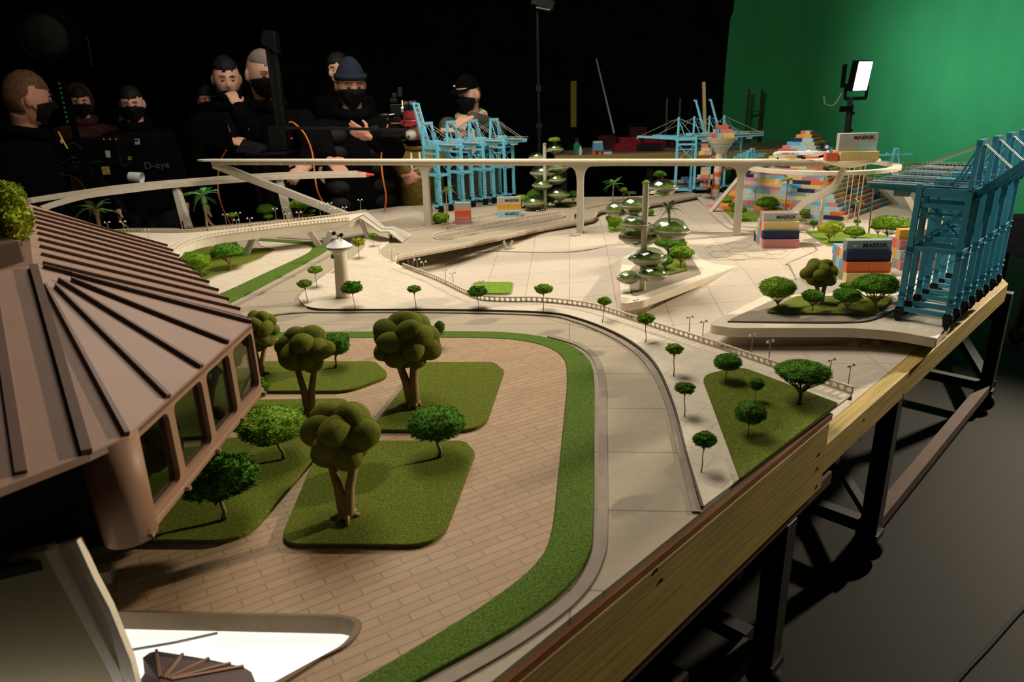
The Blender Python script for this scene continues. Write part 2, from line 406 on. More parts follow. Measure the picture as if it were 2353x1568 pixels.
tag(o, 'pale square-tiled ground board of the model, ramping up towards the coloured container pyramid', 'model ground')
def slab(name, label, ct, poly, z0, z1, m, group=None, bev=.0012):
    z = sum(p[0] for p in poly)/len(poly), sum(p[1] for p in poly)/len(poly)
    o = MB().prism([p[:2] for p in poly], z0, z1).build(name, m, origin=(0, 0, 0), bev=bev)
    return tag(o, label, ct, group)
# raised street deck (roads, quay and long bridge): its outline, near edge first
railL = [(1958, 912), (1784, 853), (1653, 807), (1553, 774), (1450, 740), (1360, 713), (1248, 699), (1165, 698), (1105, 694), (1067, 679), (1003, 648), (926, 618)]
deckF = [(903, 606), (912, 598), (926, 592), (1105, 558), (1233, 530), (1335, 512), (1362, 506), (1371, 499), (1370, 493), (1378, 488), (1395, 484), (1490, 473), (1612, 450)]
RL = [p for p in cpx(railL, L1, 6)]; DF = [p for p in cpx(deckF[:6], L1, 4)]+[p for p in cpx(deckF[6:], L1, 4)]
back = [(*at(1594, 443, L1)[:2],), (*at(1500, 451, L1)[:2],), (*at(1333, 453, L1)[:2],), (*at(1000, 487, L1)[:2],)]
left = [at(*p, L1)[:2] for p in ((878, 510), (830, 503), (690, 497), (560, 513), (430, 524), (300, 524), (0, 552), (-300, 640))]
PITO = [(-250, 1388), (262, 1415), (790, 1426, .03), (838, 1438, .02), (812, 1490, .06), (640, 1578), (520, 1640)]
pit_out = px(PITO, L1)
pl = [tab(1.13, .004, 0)[:2]]+RL+DF+[tuple(p) for p in back]+[tuple(p) for p in left]+[(-3.2, 1.6)]+pit_out[:-1]+[at(560, 1620, L1)[:2], tab(-.9, .004, 0)[:2], tab(-.3, .004, 0)[:2]]
slab('street_deck', 'raised pale street deck of the model with the long bridge and quay', 'model ground', pl, L1-.0118, L1, 'street', bev=0)
# supports under the deck
sup = [RL[i] for i in range(2, len(RL)-6, 2)]
b = MB(); cen = V((-.4, 1.9)); ins = [(V(p)-(V(p)-cen).normalized()*.05) for p in sup]
for i in range(len(ins)-1): b.bar((*ins[i], (L0+L1)/2-.004), (*ins[i+1], (L0+L1)/2-.004), .012, L1-L0-.0125)
b.bar((*tab(.99, .05, 0)[:2], (L0+L1)/2-.006), (*ins[0], (L0+L1)/2-.006), .012, L1-L0-.018)
tag(b.build('retaining_wall', 'grey_cream'), 'grey retaining wall under the perforated rail of the raised street', 'model wall')
b = MB(); P = []; wl = [V(p[:2]) for p in cpx(deckF[1:6], L1, 6)]
for i, p in enumerate(wl):
    d = (wl[min(i+1, len(wl)-1)]-wl[max(i-1, 0)]).normalized(); nx = V((-d.y, d.x))
    for k in range(7):
        t = k/6*PI/2; q = p+nx*(.06+.2*math.sin(t)) ; g_ = gh(q.x, q.y)+.001; P.append((q.x, q.y, g_+(L1-.0185-g_)*(1-math.cos(t))))
m = len(wl); b.add(P, [(i*7+k, (i+1)*7+k, (i+1)*7+k+1, i*7+k+1) for i in range(m-1) for k in range(6)])
o = b.build('curved_wall', 'grey_cream', smooth=True); so = o.modifiers.new('th', 'SOLIDIFY'); so.thickness = .004
tag(o, 'smooth curved grey wall under the long bridge', 'model wall')
# pavements, plaza and grass on the deck (thin overlays)
walkP = [(1958, 911), *[p for p in railL[1:]], (900, 602), (880, 592), (872, 578), (888, 566), (895, 556), (880, 545), (855, 540), (835, 548), (838, 568), (815, 590), (770, 618), (720, 655), (690, 682), (692, 698), (712, 710), (760, 714), (1000, 714), (1240, 720), (1330, 735), (1430, 775), (1500, 830), (1545, 920), (1580, 1050), (1617, 1170)]
wp = [p[:2] for p in cpx(walkP[:12], L1, 4)[:-1]]+[p[:2] for p in cpx(walkP[12:], L1, 5)]
ZW = L1+.007
o = slab('pavement', 'pale pavement curving along the perforated rail, dotted with little trees', 'pavement', wp, L1+.0005, ZW, 'walk')
kb = cpx([(560, 738), (640, 724), (700, 719), (760, 719), (1000, 719), (1240, 725), (1322, 740), (1420, 782), (1488, 838), (1533, 925), (1568, 1055), (1600, 1180)], L1, 7)
o = MB().strip(kb, .016, L1+.0005, L1+.0045).build('kerb_strip', 'kerb'); tag(o, 'brown kerb strip bordering the near pavement from the brown roof to the timber edge', 'kerb')
o = MB().strip(cpx([(706, 709), (760, 715), (1000, 715), (1240, 721), (1330, 736), (1428, 777), (1497, 832), (1542, 921), (1577, 1051), (1613, 1172)], L1, 7), .004, L1+.001, L1+.0085).build('kerb_edge', 'dark_line')
tag(o, 'thin dark edging line of the near pavement', 'kerb')
# plaza with grass ring
ring_o = [(400, 768), (700, 768), (1000, 766), (1180, 770), (1290, 790), (1350, 828), (1364, 880), (1364, 1000), (1362, 1200), (1352, 1280), (1300, 1360), (1180, 1450), (1000, 1550), (840, 1640)]
ring_i = [(400, 782), (700, 782), (1000, 781), (1160, 784), (1250, 800), (1295, 830), (1303, 880), (1297, 960), (1283, 1100), (1268, 1230), (1235, 1300), (1140, 1380), (1000, 1470), (800, 1590)]
RO, RI = cpx(ring_o, L1, 6), cpx(ring_i, L1, 6)
o = slab('grass_verge', 'long curved green grass verge bordering the brick plaza', 'grass', [p for p in RO]+[p for p in RI[::-1]], L1+.0005, L1+.0085, 'lawn_verge', bev=.002)
cur = cpx([(1262, 774), (1330, 795), (1368, 826), (1384, 880), (1385, 1000), (1384, 1200), (1372, 1290), (1318, 1376), (1195, 1470), (1040, 1560), (880, 1650)], L1, 7)
o = MB().strip(cur, .02, L1+.0005, L1+.005).build('kerb_strip', 'kerb'); tag(o, 'stone kerb strip along the outer side of the curved grass verge', 'kerb')
plz = [p for p in RI]+[at(640, 1640, L1)[:2]]+[p for p in pit_out[:-1][::-1]]+[(-2.2, 1.2), at(-300, 900, L1)[:2]]
o = slab('brick_plaza', 'beige brick-paved plaza inside the grass verge', 'plaza', plz, L1+.0005, ZW, 'plaza')
ZP = ZW
# sunken pool sheet, its white reflection put in as glow, and its rim
b = MB(); pi_ = px([(-250, 1394), (262, 1420), (780, 1431, .03), (822, 1440, .02), (800, 1488, .05), (640, 1592), (520, 1655)], L1)
b2 = []
n = len(pit_out)-1
m_ = min(len(pit_out), len(pi_)); Pp = []
for i in range(m_): Pp += [(*pit_out[i][:2], ZP-.006), (*pit_out[i][:2], ZP+.004), (*pi_[i][:2], ZP+.004), (*pi_[i][:2], L1-.022)]
b.add(Pp, [(i*4+k, i*4+k+1, i*4+5+k, i*4+4+k) for i in range(m_-1) for k in range(3)])
o = b.build('pool_rim', 'rim_brown'); tag(o, 'brown raised rim round the white reflecting pool in the plaza', 'rim')
o = MB().prism([at(*p, L1-.03)[:2] for p in ((-250, 1390), (262, 1415), (815, 1430), (830, 1480), (640, 1640), (300, 1720), (-200, 1700))], L1-.036, L1-.023).build('pool_reflection_sheet', 'pool_glow')
tag(o, 'white pool sheet, its bright reflection given as glow, at the plaza front', 'pool sheet')
# lawns on the plaza
LAWNS = [('lawn', [(600, 836), (862, 836, .03), (898, 868, .06), (800, 905, .09), (590, 905)], 'dark green lawn pad behind the cloud tree left of the plaza centre'),
 ('lawn', [(972, 838), (1135, 838, .03), (1158, 856, .02), (1110, 997, .08), (850, 995), ], 'green lawn pad under the tallest back cloud tree, right of the paths'),
 ('lawn', [(530, 926), (790, 922, .03), (820, 945, .03), (700, 992), (500, 992)], 'small lawn pad between two brick paths, mostly hidden by tree crowns'),
 ('lawn', [(740, 1020), (1068, 1020, .03), (1092, 1045, .03), (1010, 1262, .07), (640, 1260, .05)], 'large rounded lawn pad in front with the nearest cloud tree'),
 ('lawn', [(380, 1014), (728, 1012, .02), (745, 1034, .02), (560, 1252, .07), (180, 1250), (60, 1180)], 'large dark lawn pad beneath the brown roofed pavilion')]
for nm, pts, lb in LAWNS: slab('lawn', lb, 'lawn', px(pts, ZP, 8), ZP+.0003, ZP+.009, 'lawn', 'lawn pads on the brick plaza', .002)
ZL = ZP+.009
slab('lawn', 'triangular lawn pad by the timber corner with four round trees', 'lawn', px([(1612, 868, .08), (1700, 846, .05), (1925, 932, .004), (1700, 1106, .002)], ZW, 10), ZW+.0003, ZW+.007, 'lawn')
ZT = ZW+.007
slab('lawn', 'small bright green lawn pad alone on the tiled ground behind the rail', 'lawn', px([(1092, 650, .02), (1178, 650, .03), (1172, 676, .03), (1086, 676, .03)], L0+.004, 6), L0+.003, L0+.009, 'lawn_bright')
slab('plinth', 'grey plinth under the small bright green lawn pad', 'plinth', px([(1088, 649, .02), (1182, 649, .03), (1176, 679, .03), (1082, 679, .03)], L0+.0, 6), L0+.0005, L0+.0028, 'kerb')
# left grass areas beyond the tower
slab('lawn', 'shaded lawn under the left bridge with spreading trees', 'lawn', px([(300, 600), (430, 568), (625, 573, .04), (600, 592, .1), (440, 655, .05), (330, 640)], L1, 8), L1+.0005, L1+.006, 'lawn')
vg = cpx([(500, 712), (545, 690), (640, 640), (730, 590), (755, 572), (750, 562), (700, 556), (600, 550)], L1, 6); vi = cpx([(470, 690), (520, 672), (610, 630), (700, 588), (716, 574), (712, 566), (670, 561), (590, 555)], L1, 6)
slab('grass_verge', 'green grass verge looping under the left bridge beside the radar tower street', 'grass', vg+vi[::-1], L1+.0005, L1+.006, 'lawn_verge')
slab('path', 'pale path between the left lawn and its looping grass verge', 'path', vi+[at(*p, L1)[:2] for p in ((600, 566), (632, 575), (600, 597), (440, 662), (380, 680))], L1+.0003, L1+.004, 'walk')
o = MB().strip(cpx([(520, 712), (570, 690), (660, 642), (755, 590), (775, 572), (765, 560), (720, 552), (640, 547)], L1, 6), .018, L1+.0005, L1+.004).build('kerb_strip', 'kerb'); tag(o, 'kerb strip outside the looping left grass verge', 'kerb')
o = MB().strip(cpx([(742, 548), (800, 556), (838, 560), (836, 580), (800, 605)], L1, 6), .018, L1+.0005, L1+.0045).build('kerb_strip', 'kerb'); tag(o, 'kerb strip curving behind the radar tower', 'kerb')
slab('lawn', 'narrow lawn behind the left bridge at the palm', 'lawn', px([(150, 545), (240, 530), (330, 527), (300, 540), (160, 560)], L1, 4), L1+.0005, L1+.006, 'lawn')
slab('lawn', 'dark lawn strip round the far dome tower', 'lawn', px([(1195, 480), (1210, 470), (1330, 465), (1340, 471), (1270, 482)], L1, 4), L1+.0005, L1+.005, 'lawn')
# far pads
def far(name, lb, pts, m, ct='lawn', h=.006, r=6): slab(name, lb, ct, px(pts, L2, r), L2+.0005, L2+h, m)
far('lawn', 'far lawn pad left of the slanted runway strut', [(1658, 480), (1700, 482), (1810, 500), (1860, 509, .02), (1690, 510, .02)], 'lawn_bright')
far('lawn', 'lawn pad with spreading trees and palms in front of the pyramid', [(1852, 533), (1900, 530), (2060, 545, .03), (2070, 560, .03), (1960, 575, .06), (1890, 560, .05)], 'lawn_bright')
far('lawn', 'small lawn pad under the bridge end by the dome tower', [(1395, 508), (1430, 507), (1437, 527, .02), (1400, 537, .02)], 'lawn_bright')
# right-hand pier and dome island: plates standing over the ramp
ZI = L2+.003
pr = rp([(*at(1622, 746, ZI)[:2], .07), (*at(1835, 640, ZI)[:2], 0), tuple(tab(2.2, .55, 0)[:2]), tuple(tab(3.0, .3, 0)[:2]), tuple(tab(3.04, .05, 0)[:2]), (*at(2153, 778, ZI)[:2], 0), (*at(2060, 761, ZI)[:2], .25), (*at(1960, 754, ZI)[:2], .3), (*at(1690, 754, ZI)[:2], .05)], 8)
slab('pier', 'thick pale pier slab with rounded nose carrying the near blue cranes', 'pier', pr, ZI-.034, ZI, 'cream', bev=.002)
slab('plinth', 'dark recessed plinth under the pier nose', 'plinth', rp([(*at(1660, 752, ZI)[:2], .05), (*at(1835, 665, ZI)[:2], 0), tuple(tab(2.2, .45, 0)[:2]), tuple(tab(2.95, .3, 0)[:2]), tuple(tab(2.0, .12, 0)[:2]), (*at(2000, 742, ZI)[:2], .1)], 8), L0-.012, ZI-.0345, 'kerb')
slab('pier_road', 'grey road surface on the pier round the lawn', 'path', px([(1668, 739, .02), (1790, 684), (2050, 680), (2075, 700, .02), (1960, 740, .1)], ZI), ZI+.0003, ZI+.002, 'kerb')
o = MB().strip(cpx([(2070, 706), (2010, 735), (1950, 743), (1800, 743), (1672, 741)], ZI, 8), .005, ZI+.0005, ZI+.005).build('kerb_edge', 'dark_line'); tag(o, 'dark double edging line along the pier road', 'kerb')
slab('lawn', 'dark green lawn island on the pier with round trees', 'lawn', px([(1755, 722, .02), (1830, 685, .02), (2064, 684, .05), (2008, 727, .06)], ZI+.002), ZI+.0022, ZI+.011, 'lawn')
ZX = ZI+.011
isl = px([(1693, 612, .01), (1640, 606, .05), (1608, 592, .05), (1588, 566, .04), (1540, 560), (1480, 568, .03), (1430, 592, .04), (1423, 640), (1426, 700, .04), (1480, 690, .08)], ZI)
slab('island', 'wedge-shaped pale island plate carrying the near dome tower', 'island', isl, L2-.03, ZI, 'cream', bev=.002)
slab('plinth', 'recessed grey plinth under the near end of the dome island', 'plinth', px([(1600, 618), (1520, 598), (1450, 600), (1437, 640), (1442, 686, .03), (1490, 678)], ZI), L0-.014, L2-.0305, 'grey_cream')
slab('island_road', 'grey paving on the dome island', 'path', px([(1455, 684, .02), (1612, 630, .02), (1585, 585), (1470, 600), (1440, 630)], ZI), ZI+.0003, ZI+.0025, 'kerb')
slab('lawn', 'small lawn on the dome island right of the column', 'lawn', px([(1480, 648), (1580, 624, .02), (1568, 585), (1500, 598)], ZI), ZI+.003, ZI+.01, 'lawn')
# kerb lines on the ground
def line(pts, lb, w=.005, m='kerb'):
    p = cat([gnd(*q) for q in pts], 6); b = MB()
    for i in range(len(p)-1): b.bar(p[i]+V((0, 0, .001)), p[i+1]+V((0, 0, .001)), w, .004)
    tag(b.build('kerb_line', m), lb, 'kerb')
line([(1135, 578), (1280, 581), (1370, 572), (1450, 552), (1560, 538), (1690, 535)], 'low kerb line crossing the tiled ground behind the lawn to the strut')
line([(1650, 478), (1672, 505), (1700, 521), (1830, 526), (1880, 540), (1895, 556), (1930, 570), (2010, 580)], 'low kerb line round the far lawns below the pyramid')
line([(1630, 488), (1655, 512), (1690, 529), (1790, 533), (1860, 531), (1880, 538)], 'second low kerb line beside the far road')
line([(1830, 645), (1815, 612), (1810, 606), (1870, 580), (1876, 572), (1860, 560)], 'thin kerb line between hexagon paving and the container stacks')
# hexagon paving
zc = lambda X, Y: at(1287+X/1.952, 391+Y/1.952, L2)+V((0, 0, .0007))
b = MB(); out = [(648, 352), (690, 326), (1005, 330), (1062, 352), (1000, 396), (700, 404), (648, 352)]; seen = set()
for p, q in zip(out, out[1:]): b.bar(zc(*p), zc(*q), .006, .0013)
for X, Y in ((718, 350), (718, 378), (800, 364), (800, 392), (882, 350), (882, 378), (964, 364), (800, 336)):
    hv = [(X-55, Y), (X-27, Y-14), (X+27, Y-14), (X+55, Y), (X+27, Y+14), (X-27, Y+14)]
    for p, q in zip(hv, hv[1:]+hv[:1]):
        k = tuple(sorted(((round(p[0]), round(p[1])), (round(q[0]), round(q[1])))))
        if k not in seen: seen.add(k); b.bar(zc(*p), zc(*q), .006, .0013)
tag(b.build('paving_pattern', 'joint'), 'grey hexagon joint pattern inlaid on the paving left of the container stacks', 'paving')
# ================================================================ perforated rails
def railing(path, h, pitch, label, th=.0022, name='railing', m='cream', curb=True):
    """low parapet with a row of hexagonal holes along a 3D path"""
    P = [V(p) for p in path]; acc = [0]
    for a, c in zip(P, P[1:]): acc.append(acc[-1]+(c-a).length)
    tot = acc[-1]; n = max(2, int(tot/pitch))
    def pos(s):
        s = max(0, min(tot-1e-6, s)); i = 0
        while acc[i+1] < s: i += 1
        t = (s-acc[i])/(acc[i+1]-acc[i]); p = P[i].lerp(P[i+1], t); d = P[i+1]-P[i]; d.z = 0; d.normalize()
        return p, V((-d.y, d.x, 0))
    b = MB(); L = tot/n; z0, z1 = h*.10, h*.86
    for k in range(n):
        s0 = k*L; zc = (z0+z1)/2; rx, rz = L*.40, (z1-z0)*.36
        hexa = [(s0+L/2+rx*a, zc+rz*c) for a, c in ((-1, 0), (-.55, -1), (.55, -1), (1, 0), (.55, 1), (-.55, 1))]
        rect = [(s0, zc), (s0, z0), (s0+L, z0), (s0+L, zc), (s0+L, z1), (s0, z1)]
        vs = []
        for side in (-1, 1):
            for s, z in hexa+rect: p, x = pos(s); vs.append(p+x*(side*th/2)+V((0, 0, z)))
        F = []
        for i in range(6):
            j = (i+1) % 6
            F += [(i, j, 6+j, 6+i), (12+i, 18+i, 18+j, 12+j), (i, 12+i, 12+j, j)]
        b.add(vs, F)
    for k in range(n):
        a, x = pos(k*L); c, _ = pos((k+1)*L)
        b.bar(a+V((0, 0, h*.93)), c+V((0, 0, h*.93)), th*2.4, h*.14); b.bar(a+V((0, 0, h*.05)), c+V((0, 0, h*.05)), th*1.8, h*.1)
    return tag(b.build(name, m, rec=False), label, 'railing')
rl = [V((*p, ZW)) for p in RL]
railing(rl, .021, .0205, 'long pale perforated railing curving along the near raised pavement to the timber corner')
df = [V((p[0], p[1], L1)) for p in DF[1:]]
railing(df, .016, .017, 'perforated railing along the near edge of the long bridge')
railing([V(p) for p in cat([at(*p, L1) for p in ((937, 534), (993, 524), (1100, 502), (1170, 490), (1225, 482), (1275, 483), (1335, 482), (1393, 472), (1480, 459), (1590, 444))], 5)], .014, .017, 'perforated railing along the far edge of the long bridge')
lp = [(999, 550), (1010, 538), (1100, 522), (1200, 504), (1282, 492), (1294, 495), (1288, 503), (1180, 523), (1060, 545), (1030, 552)]
railing(cat([at(*p, L1) for p in lp], 5, True)+[at(*lp[0], L1)], .013, .016, 'oval perforated railing loop round the light well in the bridge deck')
o = slab('light_well', 'recessed brown floor inside the oval railing loop on the bridge', 'light well', [p[:2] for p in cat([at(*p, L1) for p in ((1010, 548), (1018, 540), (1200, 508), (1280, 495), (1285, 499), (1180, 519), (1060, 541), (1030, 548))], 4, True)], L1+.0003, L1+.0012, 'kerb', bev=0)
# ---------------------------------------------------------------- left bridge
LB = .93
fl = [(230, 536), (300, 534), (420, 535), (520, 528), (640, 514), (760, 500), (842, 488)]      # far edge, near edge (deck level)
nl = [(392, 583), (430, 560), (480, 546), (560, 534), (650, 523), (740, 513), (803, 507)]
FLp, NLp = cat([at(*p, LB) for p in fl], 5), cat([at(*p, LB) for p in nl], 5)
T3 = thing('footbridge', 'raised pale bridge on V-shaped legs at the left with two rows of street lamps', 'bridge', (*NLp[-1][:2], L1))
b = MB(); b.prism([p[:2] for p in FLp]+[p[:2] for p in NLp[::-1]]+[at(330, 610, LB)[:2], at(180, 570, LB)[:2]], LB-.044, LB)
b.build('deck', 'cream', T3, world=True, bev=.002)
for pts in (FLp, NLp):
    r = railing([p+V((0, 0, 0)) for p in pts], .017, .019, 'x'); r.parent = T3; r.location = -T3.location
    for k in ('label', 'category', 'kind'): del r[k]
for q, tp in (((740, 570), 530), ((560, 588), 552), ((400, 610), 565)):
    c = at(*q, L1)
    b = MB()
    for s in (-1, 1): b.bar((c.x+s*.008, c.y, L1), (c.x+s*.058, c.y+.01, LB-.0445), .030, .020, up=(0, 1, 0))
    b.build('v_support', 'grey_cream', T3, world=True)
st = thing('ramp', 'folded grey ramp stepping down from the left bridge to the quay', 'ramp', (*at(905, 550, L1)[:2], L1))
zz = [LB-.004, LB-.004, .868, .866, L1+.004]
nr = [at(*q, z) for q, z in zip(((806, 512), (826, 500), (872, 532), (893, 532), (925, 557)), zz)]; fr = [at(*q, z) for q, z in zip(((828, 494), (845, 488), (872, 522) if 0 else (885, 521), (905, 520), (948, 539)), zz)]
b = MB()
for i in range(4):
    b.ngon([nr[i], nr[i+1], fr[i+1], fr[i]], (0, 0, -.008))
b.build('tread', 'grey_cream', st, world=True)
b = MB(); mid = [a.lerp(c, .42)+V((0, 0, .0012)) for a, c in zip(nr, fr)]
for i in range(4): b.bar(mid[i], mid[i+1], .004, .002)
b.build('centre_groove', 'dark_line', st, world=True)
MB().bar((*at(848, 552, L1)[:2], L1), nr[1]-V((0, 0, .008)), .014, .02).build('support', 'grey_cream', st, world=True); MB().bar((*at(900, 547, L1)[:2], L1), nr[3]-V((0, 0, .008)), .012, .016).build('support', 'grey_cream', st, world=True)
# long bridge V supports and its right end ramp
for q, tp in (((1168, 573), 553), ((1322, 543), 527), ((945, 615), 604)):
    c = gnd(*q); b = MB()
    for s in (-1, 1): b.bar((c.x+s*.005, c.y, c.z), (c.x+s*.026, c.y+.012, L1-.0125), .012, .02, up=(0, 1, 0))
    tag(b.build('v_support', 'grey_cream', origin=c), {1168: 'small V-shaped support under the middle of the long bridge', 1322: 'small V-shaped support under the far bend of the long bridge', 945: 'V-shaped support under the near left end of the long bridge'}[q[0]], 'support')
a_, b_, c_, d_ = at(1601, 452, L1-.002), at(1626, 447, L1-.002), at(1660, 484, L2+.003), at(1632, 486, L2+.003)
o = MB().ngon([a_, b_, c_, d_], (0, 0, -.008)).build('ramp', 'grey_cream', origin=d_); tag(o, 'short grey ramp down from the far right end of the long bridge', 'ramp')
# ================================================================ street lamps
def lamp_proto():
    t = thing('street_lamp', 'lamp', 'street lamp')
    MB().lathe([(.0028, 0), (.0028, .002), (.0015, .004), (.0012, .058)], n=8).build('pole', 'pole_grey', t)
    MB().tube([(-.009, 0, .060), (-.004, 0, .058), (.004, 0, .058), (.009, 0, .060)], .0009, 6).build('cross_arm', 'pole_grey', t)
    for s in (-1, 1):
        h = MB().lathe([(.0012, .0045), (.003, .002), (.0042, -.003), (.0030, -.004), (0.0, -.0036)], (0, 0, 0), 10).build('lamp_head', 'white', t, smooth=True); h.location = (s*.0105, 0, .0605); h.rotation_euler = (0, s*-.5, 0)
    return t
LP0 = lamp_proto(); used = [False]
def lamp(pxy, z, top, label, group, rz=.3, base=None):
    p = base or at(*pxy, z)
    s = max(.4, (zup(p, top)-p.z)/.0625)
    if not used[0]: used[0] = True; o = LP0; o.location = p; o.rotation_euler = (0, 0, rz); o.scale = (s,)*3; o['label'] = label; o['group'] = group
    else: copy_thing(LP0, p, rz, label, s, group)
G1 = 'street lamps along the near pavement'
ORD = 'first second third fourth fifth sixth seventh eighth ninth tenth eleventh twelfth thirteenth fourteenth fifteenth sixteenth seventeenth eighteenth nineteenth twentieth'.split()
near = [(1948, 890, 838), (1904, 877, 825), (1766, 832, 783), (1726, 818, 769), (1614, 782, 737), (1583, 771, 727), (1489, 724, 700), (1460, 722, 688), (1107, 676, 645), (1042, 661, 626), (1025, 654, 619), (975, 633, 601), (960, 628, 595), (916, 609, 580), (901, 604, 574), (872, 587, 561)]
for i, (x, y, t) in enumerate(near):
    p = at(x, y, ZW); lamp((x, y), L1+.003, t, 'white twin-head street lamp behind the near perforated railing, %s from the timber corner' % ORD[i], G1, .5)
lb = [(553-0, 550, 440), (670, 535, 425), (655, 600, 488), (775, 590, 473), (1000, 495, 388), (1110, 545, 432), (1090, 470, 380), (1215, 530, 418), (1397, 445, 345), (1432, 430, 342), (1463, 432, 352), (1490, 440, 338), (1518, 492, 388), (1553, 432, 385), (1588, 428, 394), (1625, 475, 375), (1762, 405, 308)]
lb = [(252, 539, 510), (288, 540, 508), (343, 553, 528)]+[(380+x/3.92, 380+y/3.92, 380+t/3.92) for x, y, t in lb]
for i, (x, y, t) in enumerate(lb):
    lamp((x, y), LB+.001, t, 'white twin-head street lamp on the left bridge, %s counting from the brown roof' % ORD[i], 'street lamps on the left bridge', .2)
db = [(705, 440, 390), (762, 430, 375), (805, 470, 405), (862, 462, 395), (925, 400, 342), (978, 392, 332), (1020, 430, 368), (1075, 422, 358), (1132, 370, 312), (1180, 362, 302), (1232, 398, 335), (1285, 388, 325), (1328, 335, 278), (1375, 318, 262), (1425, 362, 298), (1475, 350, 288), (1512, 305, 250), (1555, 295, 242), (1610, 325, 270), (1660, 312, 258)]
for i, (x, y, t) in enumerate(db):
    lamp((850+x/3.92, 420+y/3.92), L1+.001, 420+t/3.92, 'slim street lamp by the railing loop on the long bridge, %s from the left' % ORD[i], 'street lamps on the long bridge', .2)
# ================================================================ trees
def noisy(r, amp, fr, seed):
    def fn(q):
        k = 1+amp*noise.noise(q*fr+V((seed, seed*2, 0)))+amp*.5*noise.noise(q*fr*2.3+V((0, seed, 3)))
        return q*k
    return fn
def leafcrown(seed, n=900, ls=.075, flat=False, amp=.16, thin=.4):
    """unit crown: a lumpy body wrapped in small leaf blades"""
    rnd = random.Random(seed); b = MB(); fn = noisy(1, amp, 1.7, seed)
    prof = (lambda q: V((q.x, q.y, q.z if q.z > 0 else q.z*.45))) if flat else (lambda q: q)
    f2 = lambda q: prof(fn(q))
    b.ell((0, 0, 0), .93, 28, 18, fn=f2)
    for i in range(n):
        z = rnd.uniform(-1, 1); a = rnd.uniform(0, 2*PI); s = math.sqrt(1-z*z); q = V((s*math.cos(a), s*math.sin(a), z))
        p = f2(q)*rnd.uniform(.88, .99); d = (q+V((rnd.gauss(0, thin), rnd.gauss(0, thin), rnd.gauss(.15, thin)))).normalized()
        x = d.cross(V((rnd.gauss(0, 1), rnd.gauss(0, 1), rnd.gauss(0, 1)))).normalized(); l = ls*rnd.uniform(1.0, 2.0); w = l*.26
        b.add([p-x*w, p+d*l*.55-x*w*.9+x*w*.1, p+d*l, p+x*w], [(0, 1, 2, 3)])
    return b
CR = {'fluffy': [mesh_only(leafcrown(s, 1700, .11, amp=.26), 'crown', 'leaf', False) for s in (1, 2)],
      'dense': [mesh_only(leafcrown(s, 3200, .06, amp=.16, thin=.4), 'crown', 'leaf', False) for s in (3, 4)],
      'flat': [mesh_only(leafcrown(s, 3000, .055, True, .17, .4), 'crown', 'leaf', False) for s in (5, 6)]}
def trunkmesh(kind, seed):
    rnd = random.Random(seed); b = MB()
    if kind == 'thin':
        b.tube([(0, 0, 0), (.02, .01, .3), (-.01, .02, .65), (0, 0, 1.0)], [.03, .022, .02, .022], 7)
        for k in range(5):
            a = k*2*PI/5+rnd.random(); b.tube([(0, 0, .86), (.06*math.cos(a), .06*math.sin(a), .98), (.15*math.cos(a), .15*math.sin(a), 1.12)], [.012, .009, .005], 5)
    else:
        b.tube([(0, 0, 0), (0, 0, .05), (.02, .01, .3), (0, .02, .5)], [.10, .075, .06, .065], 9)
        for k in range(9):
            a = k*2*PI/9+rnd.uniform(-.25, .25); r = rnd.uniform(.45, .8)
            b.tube([(0, .02, .42), (.28*r*math.cos(a), .28*r*math.sin(a), .66), (r*.75*math.cos(a), r*.75*math.sin(a), .88), (r*math.cos(a), r*math.sin(a), 1.08)], [.05, .032, .022, .014], 6)
            b.tube([(.28*r*math.cos(a), .28*r*math.sin(a), .66), (.5*r*math.cos(a+.35), .5*r*math.sin(a+.35), .9), (.6*r*math.cos(a+.5), .6*r*math.sin(a+.5), 1.05)], [.02, .016, .01], 5)
    return mesh_only(b, 'trunk', 'bark')
TK = {'thin': [trunkmesh('thin', s) for s in (1, 2)], 'spread': [trunkmesh('spread', s) for s in (3, 4)]}
ntree = [0]
def tree(base, cx, cy, w, h, kind, leaf, label, z=None, trunk=None, group=None, bp=None, bark=None, tr=1.0, name='model_tree'):
    """base: pixel of the foot; crown centre pixel, its half width and half height in pixels"""
    p = bp or at(*base, z); d = depth(p); s = d/FPX; ntree[0] += 1; k = ntree[0] % 2
    c = atD(cx, cy, d); r = w*s; ang = (CAM-c).normalized().z
    hz = h*s; rz = math.sqrt(max((hz*hz-(r*ang)**2), (.36*r)**2*.8))/math.sqrt(1-ang*ang)
    if kind == 'flat': rz *= 1.22
    t = thing(name, label, 'tree', p, 0, group)
    cl = c-p
    if kind == 'flat': cl.z -= rz*.22
    rot = random.uniform(0, 6)
    bot = cl.z-rz*(.36 if kind == 'flat' else .8)
    bot = max(bot, .006)
    ty = trunk or ('thin' if kind == 'fluffy' else 'spread')
    tw = r*.85 if ty == 'spread' else max(bot*1.0, .03)
    if ty == 'spread' and kind != 'flat': tw = max(r*.6, bot*.5)
    o = inst('trunk', TK[ty][k], t, (0, 0, 0), (math.atan2(-cl.y, bot+.5*rz)*.9*0, 0, 0), (tw*tr, tw*tr, bot), bark)
    # lean the trunk by shearing it to the crown
    o2 = inst('crown', CR[kind][k], t, cl, (0, 0, rot), (r, r, rz), leaf)
    if abs(cl.x)+abs(cl.y) > .004:
        sx, sy = cl.x/max(bot+rz*.3, .01), cl.y/max(bot+rz*.3, .01)
        o.rotation_euler = (-math.atan(sy), math.atan(sx), 0)
    return t
GS = 'little street trees on the near pavement'
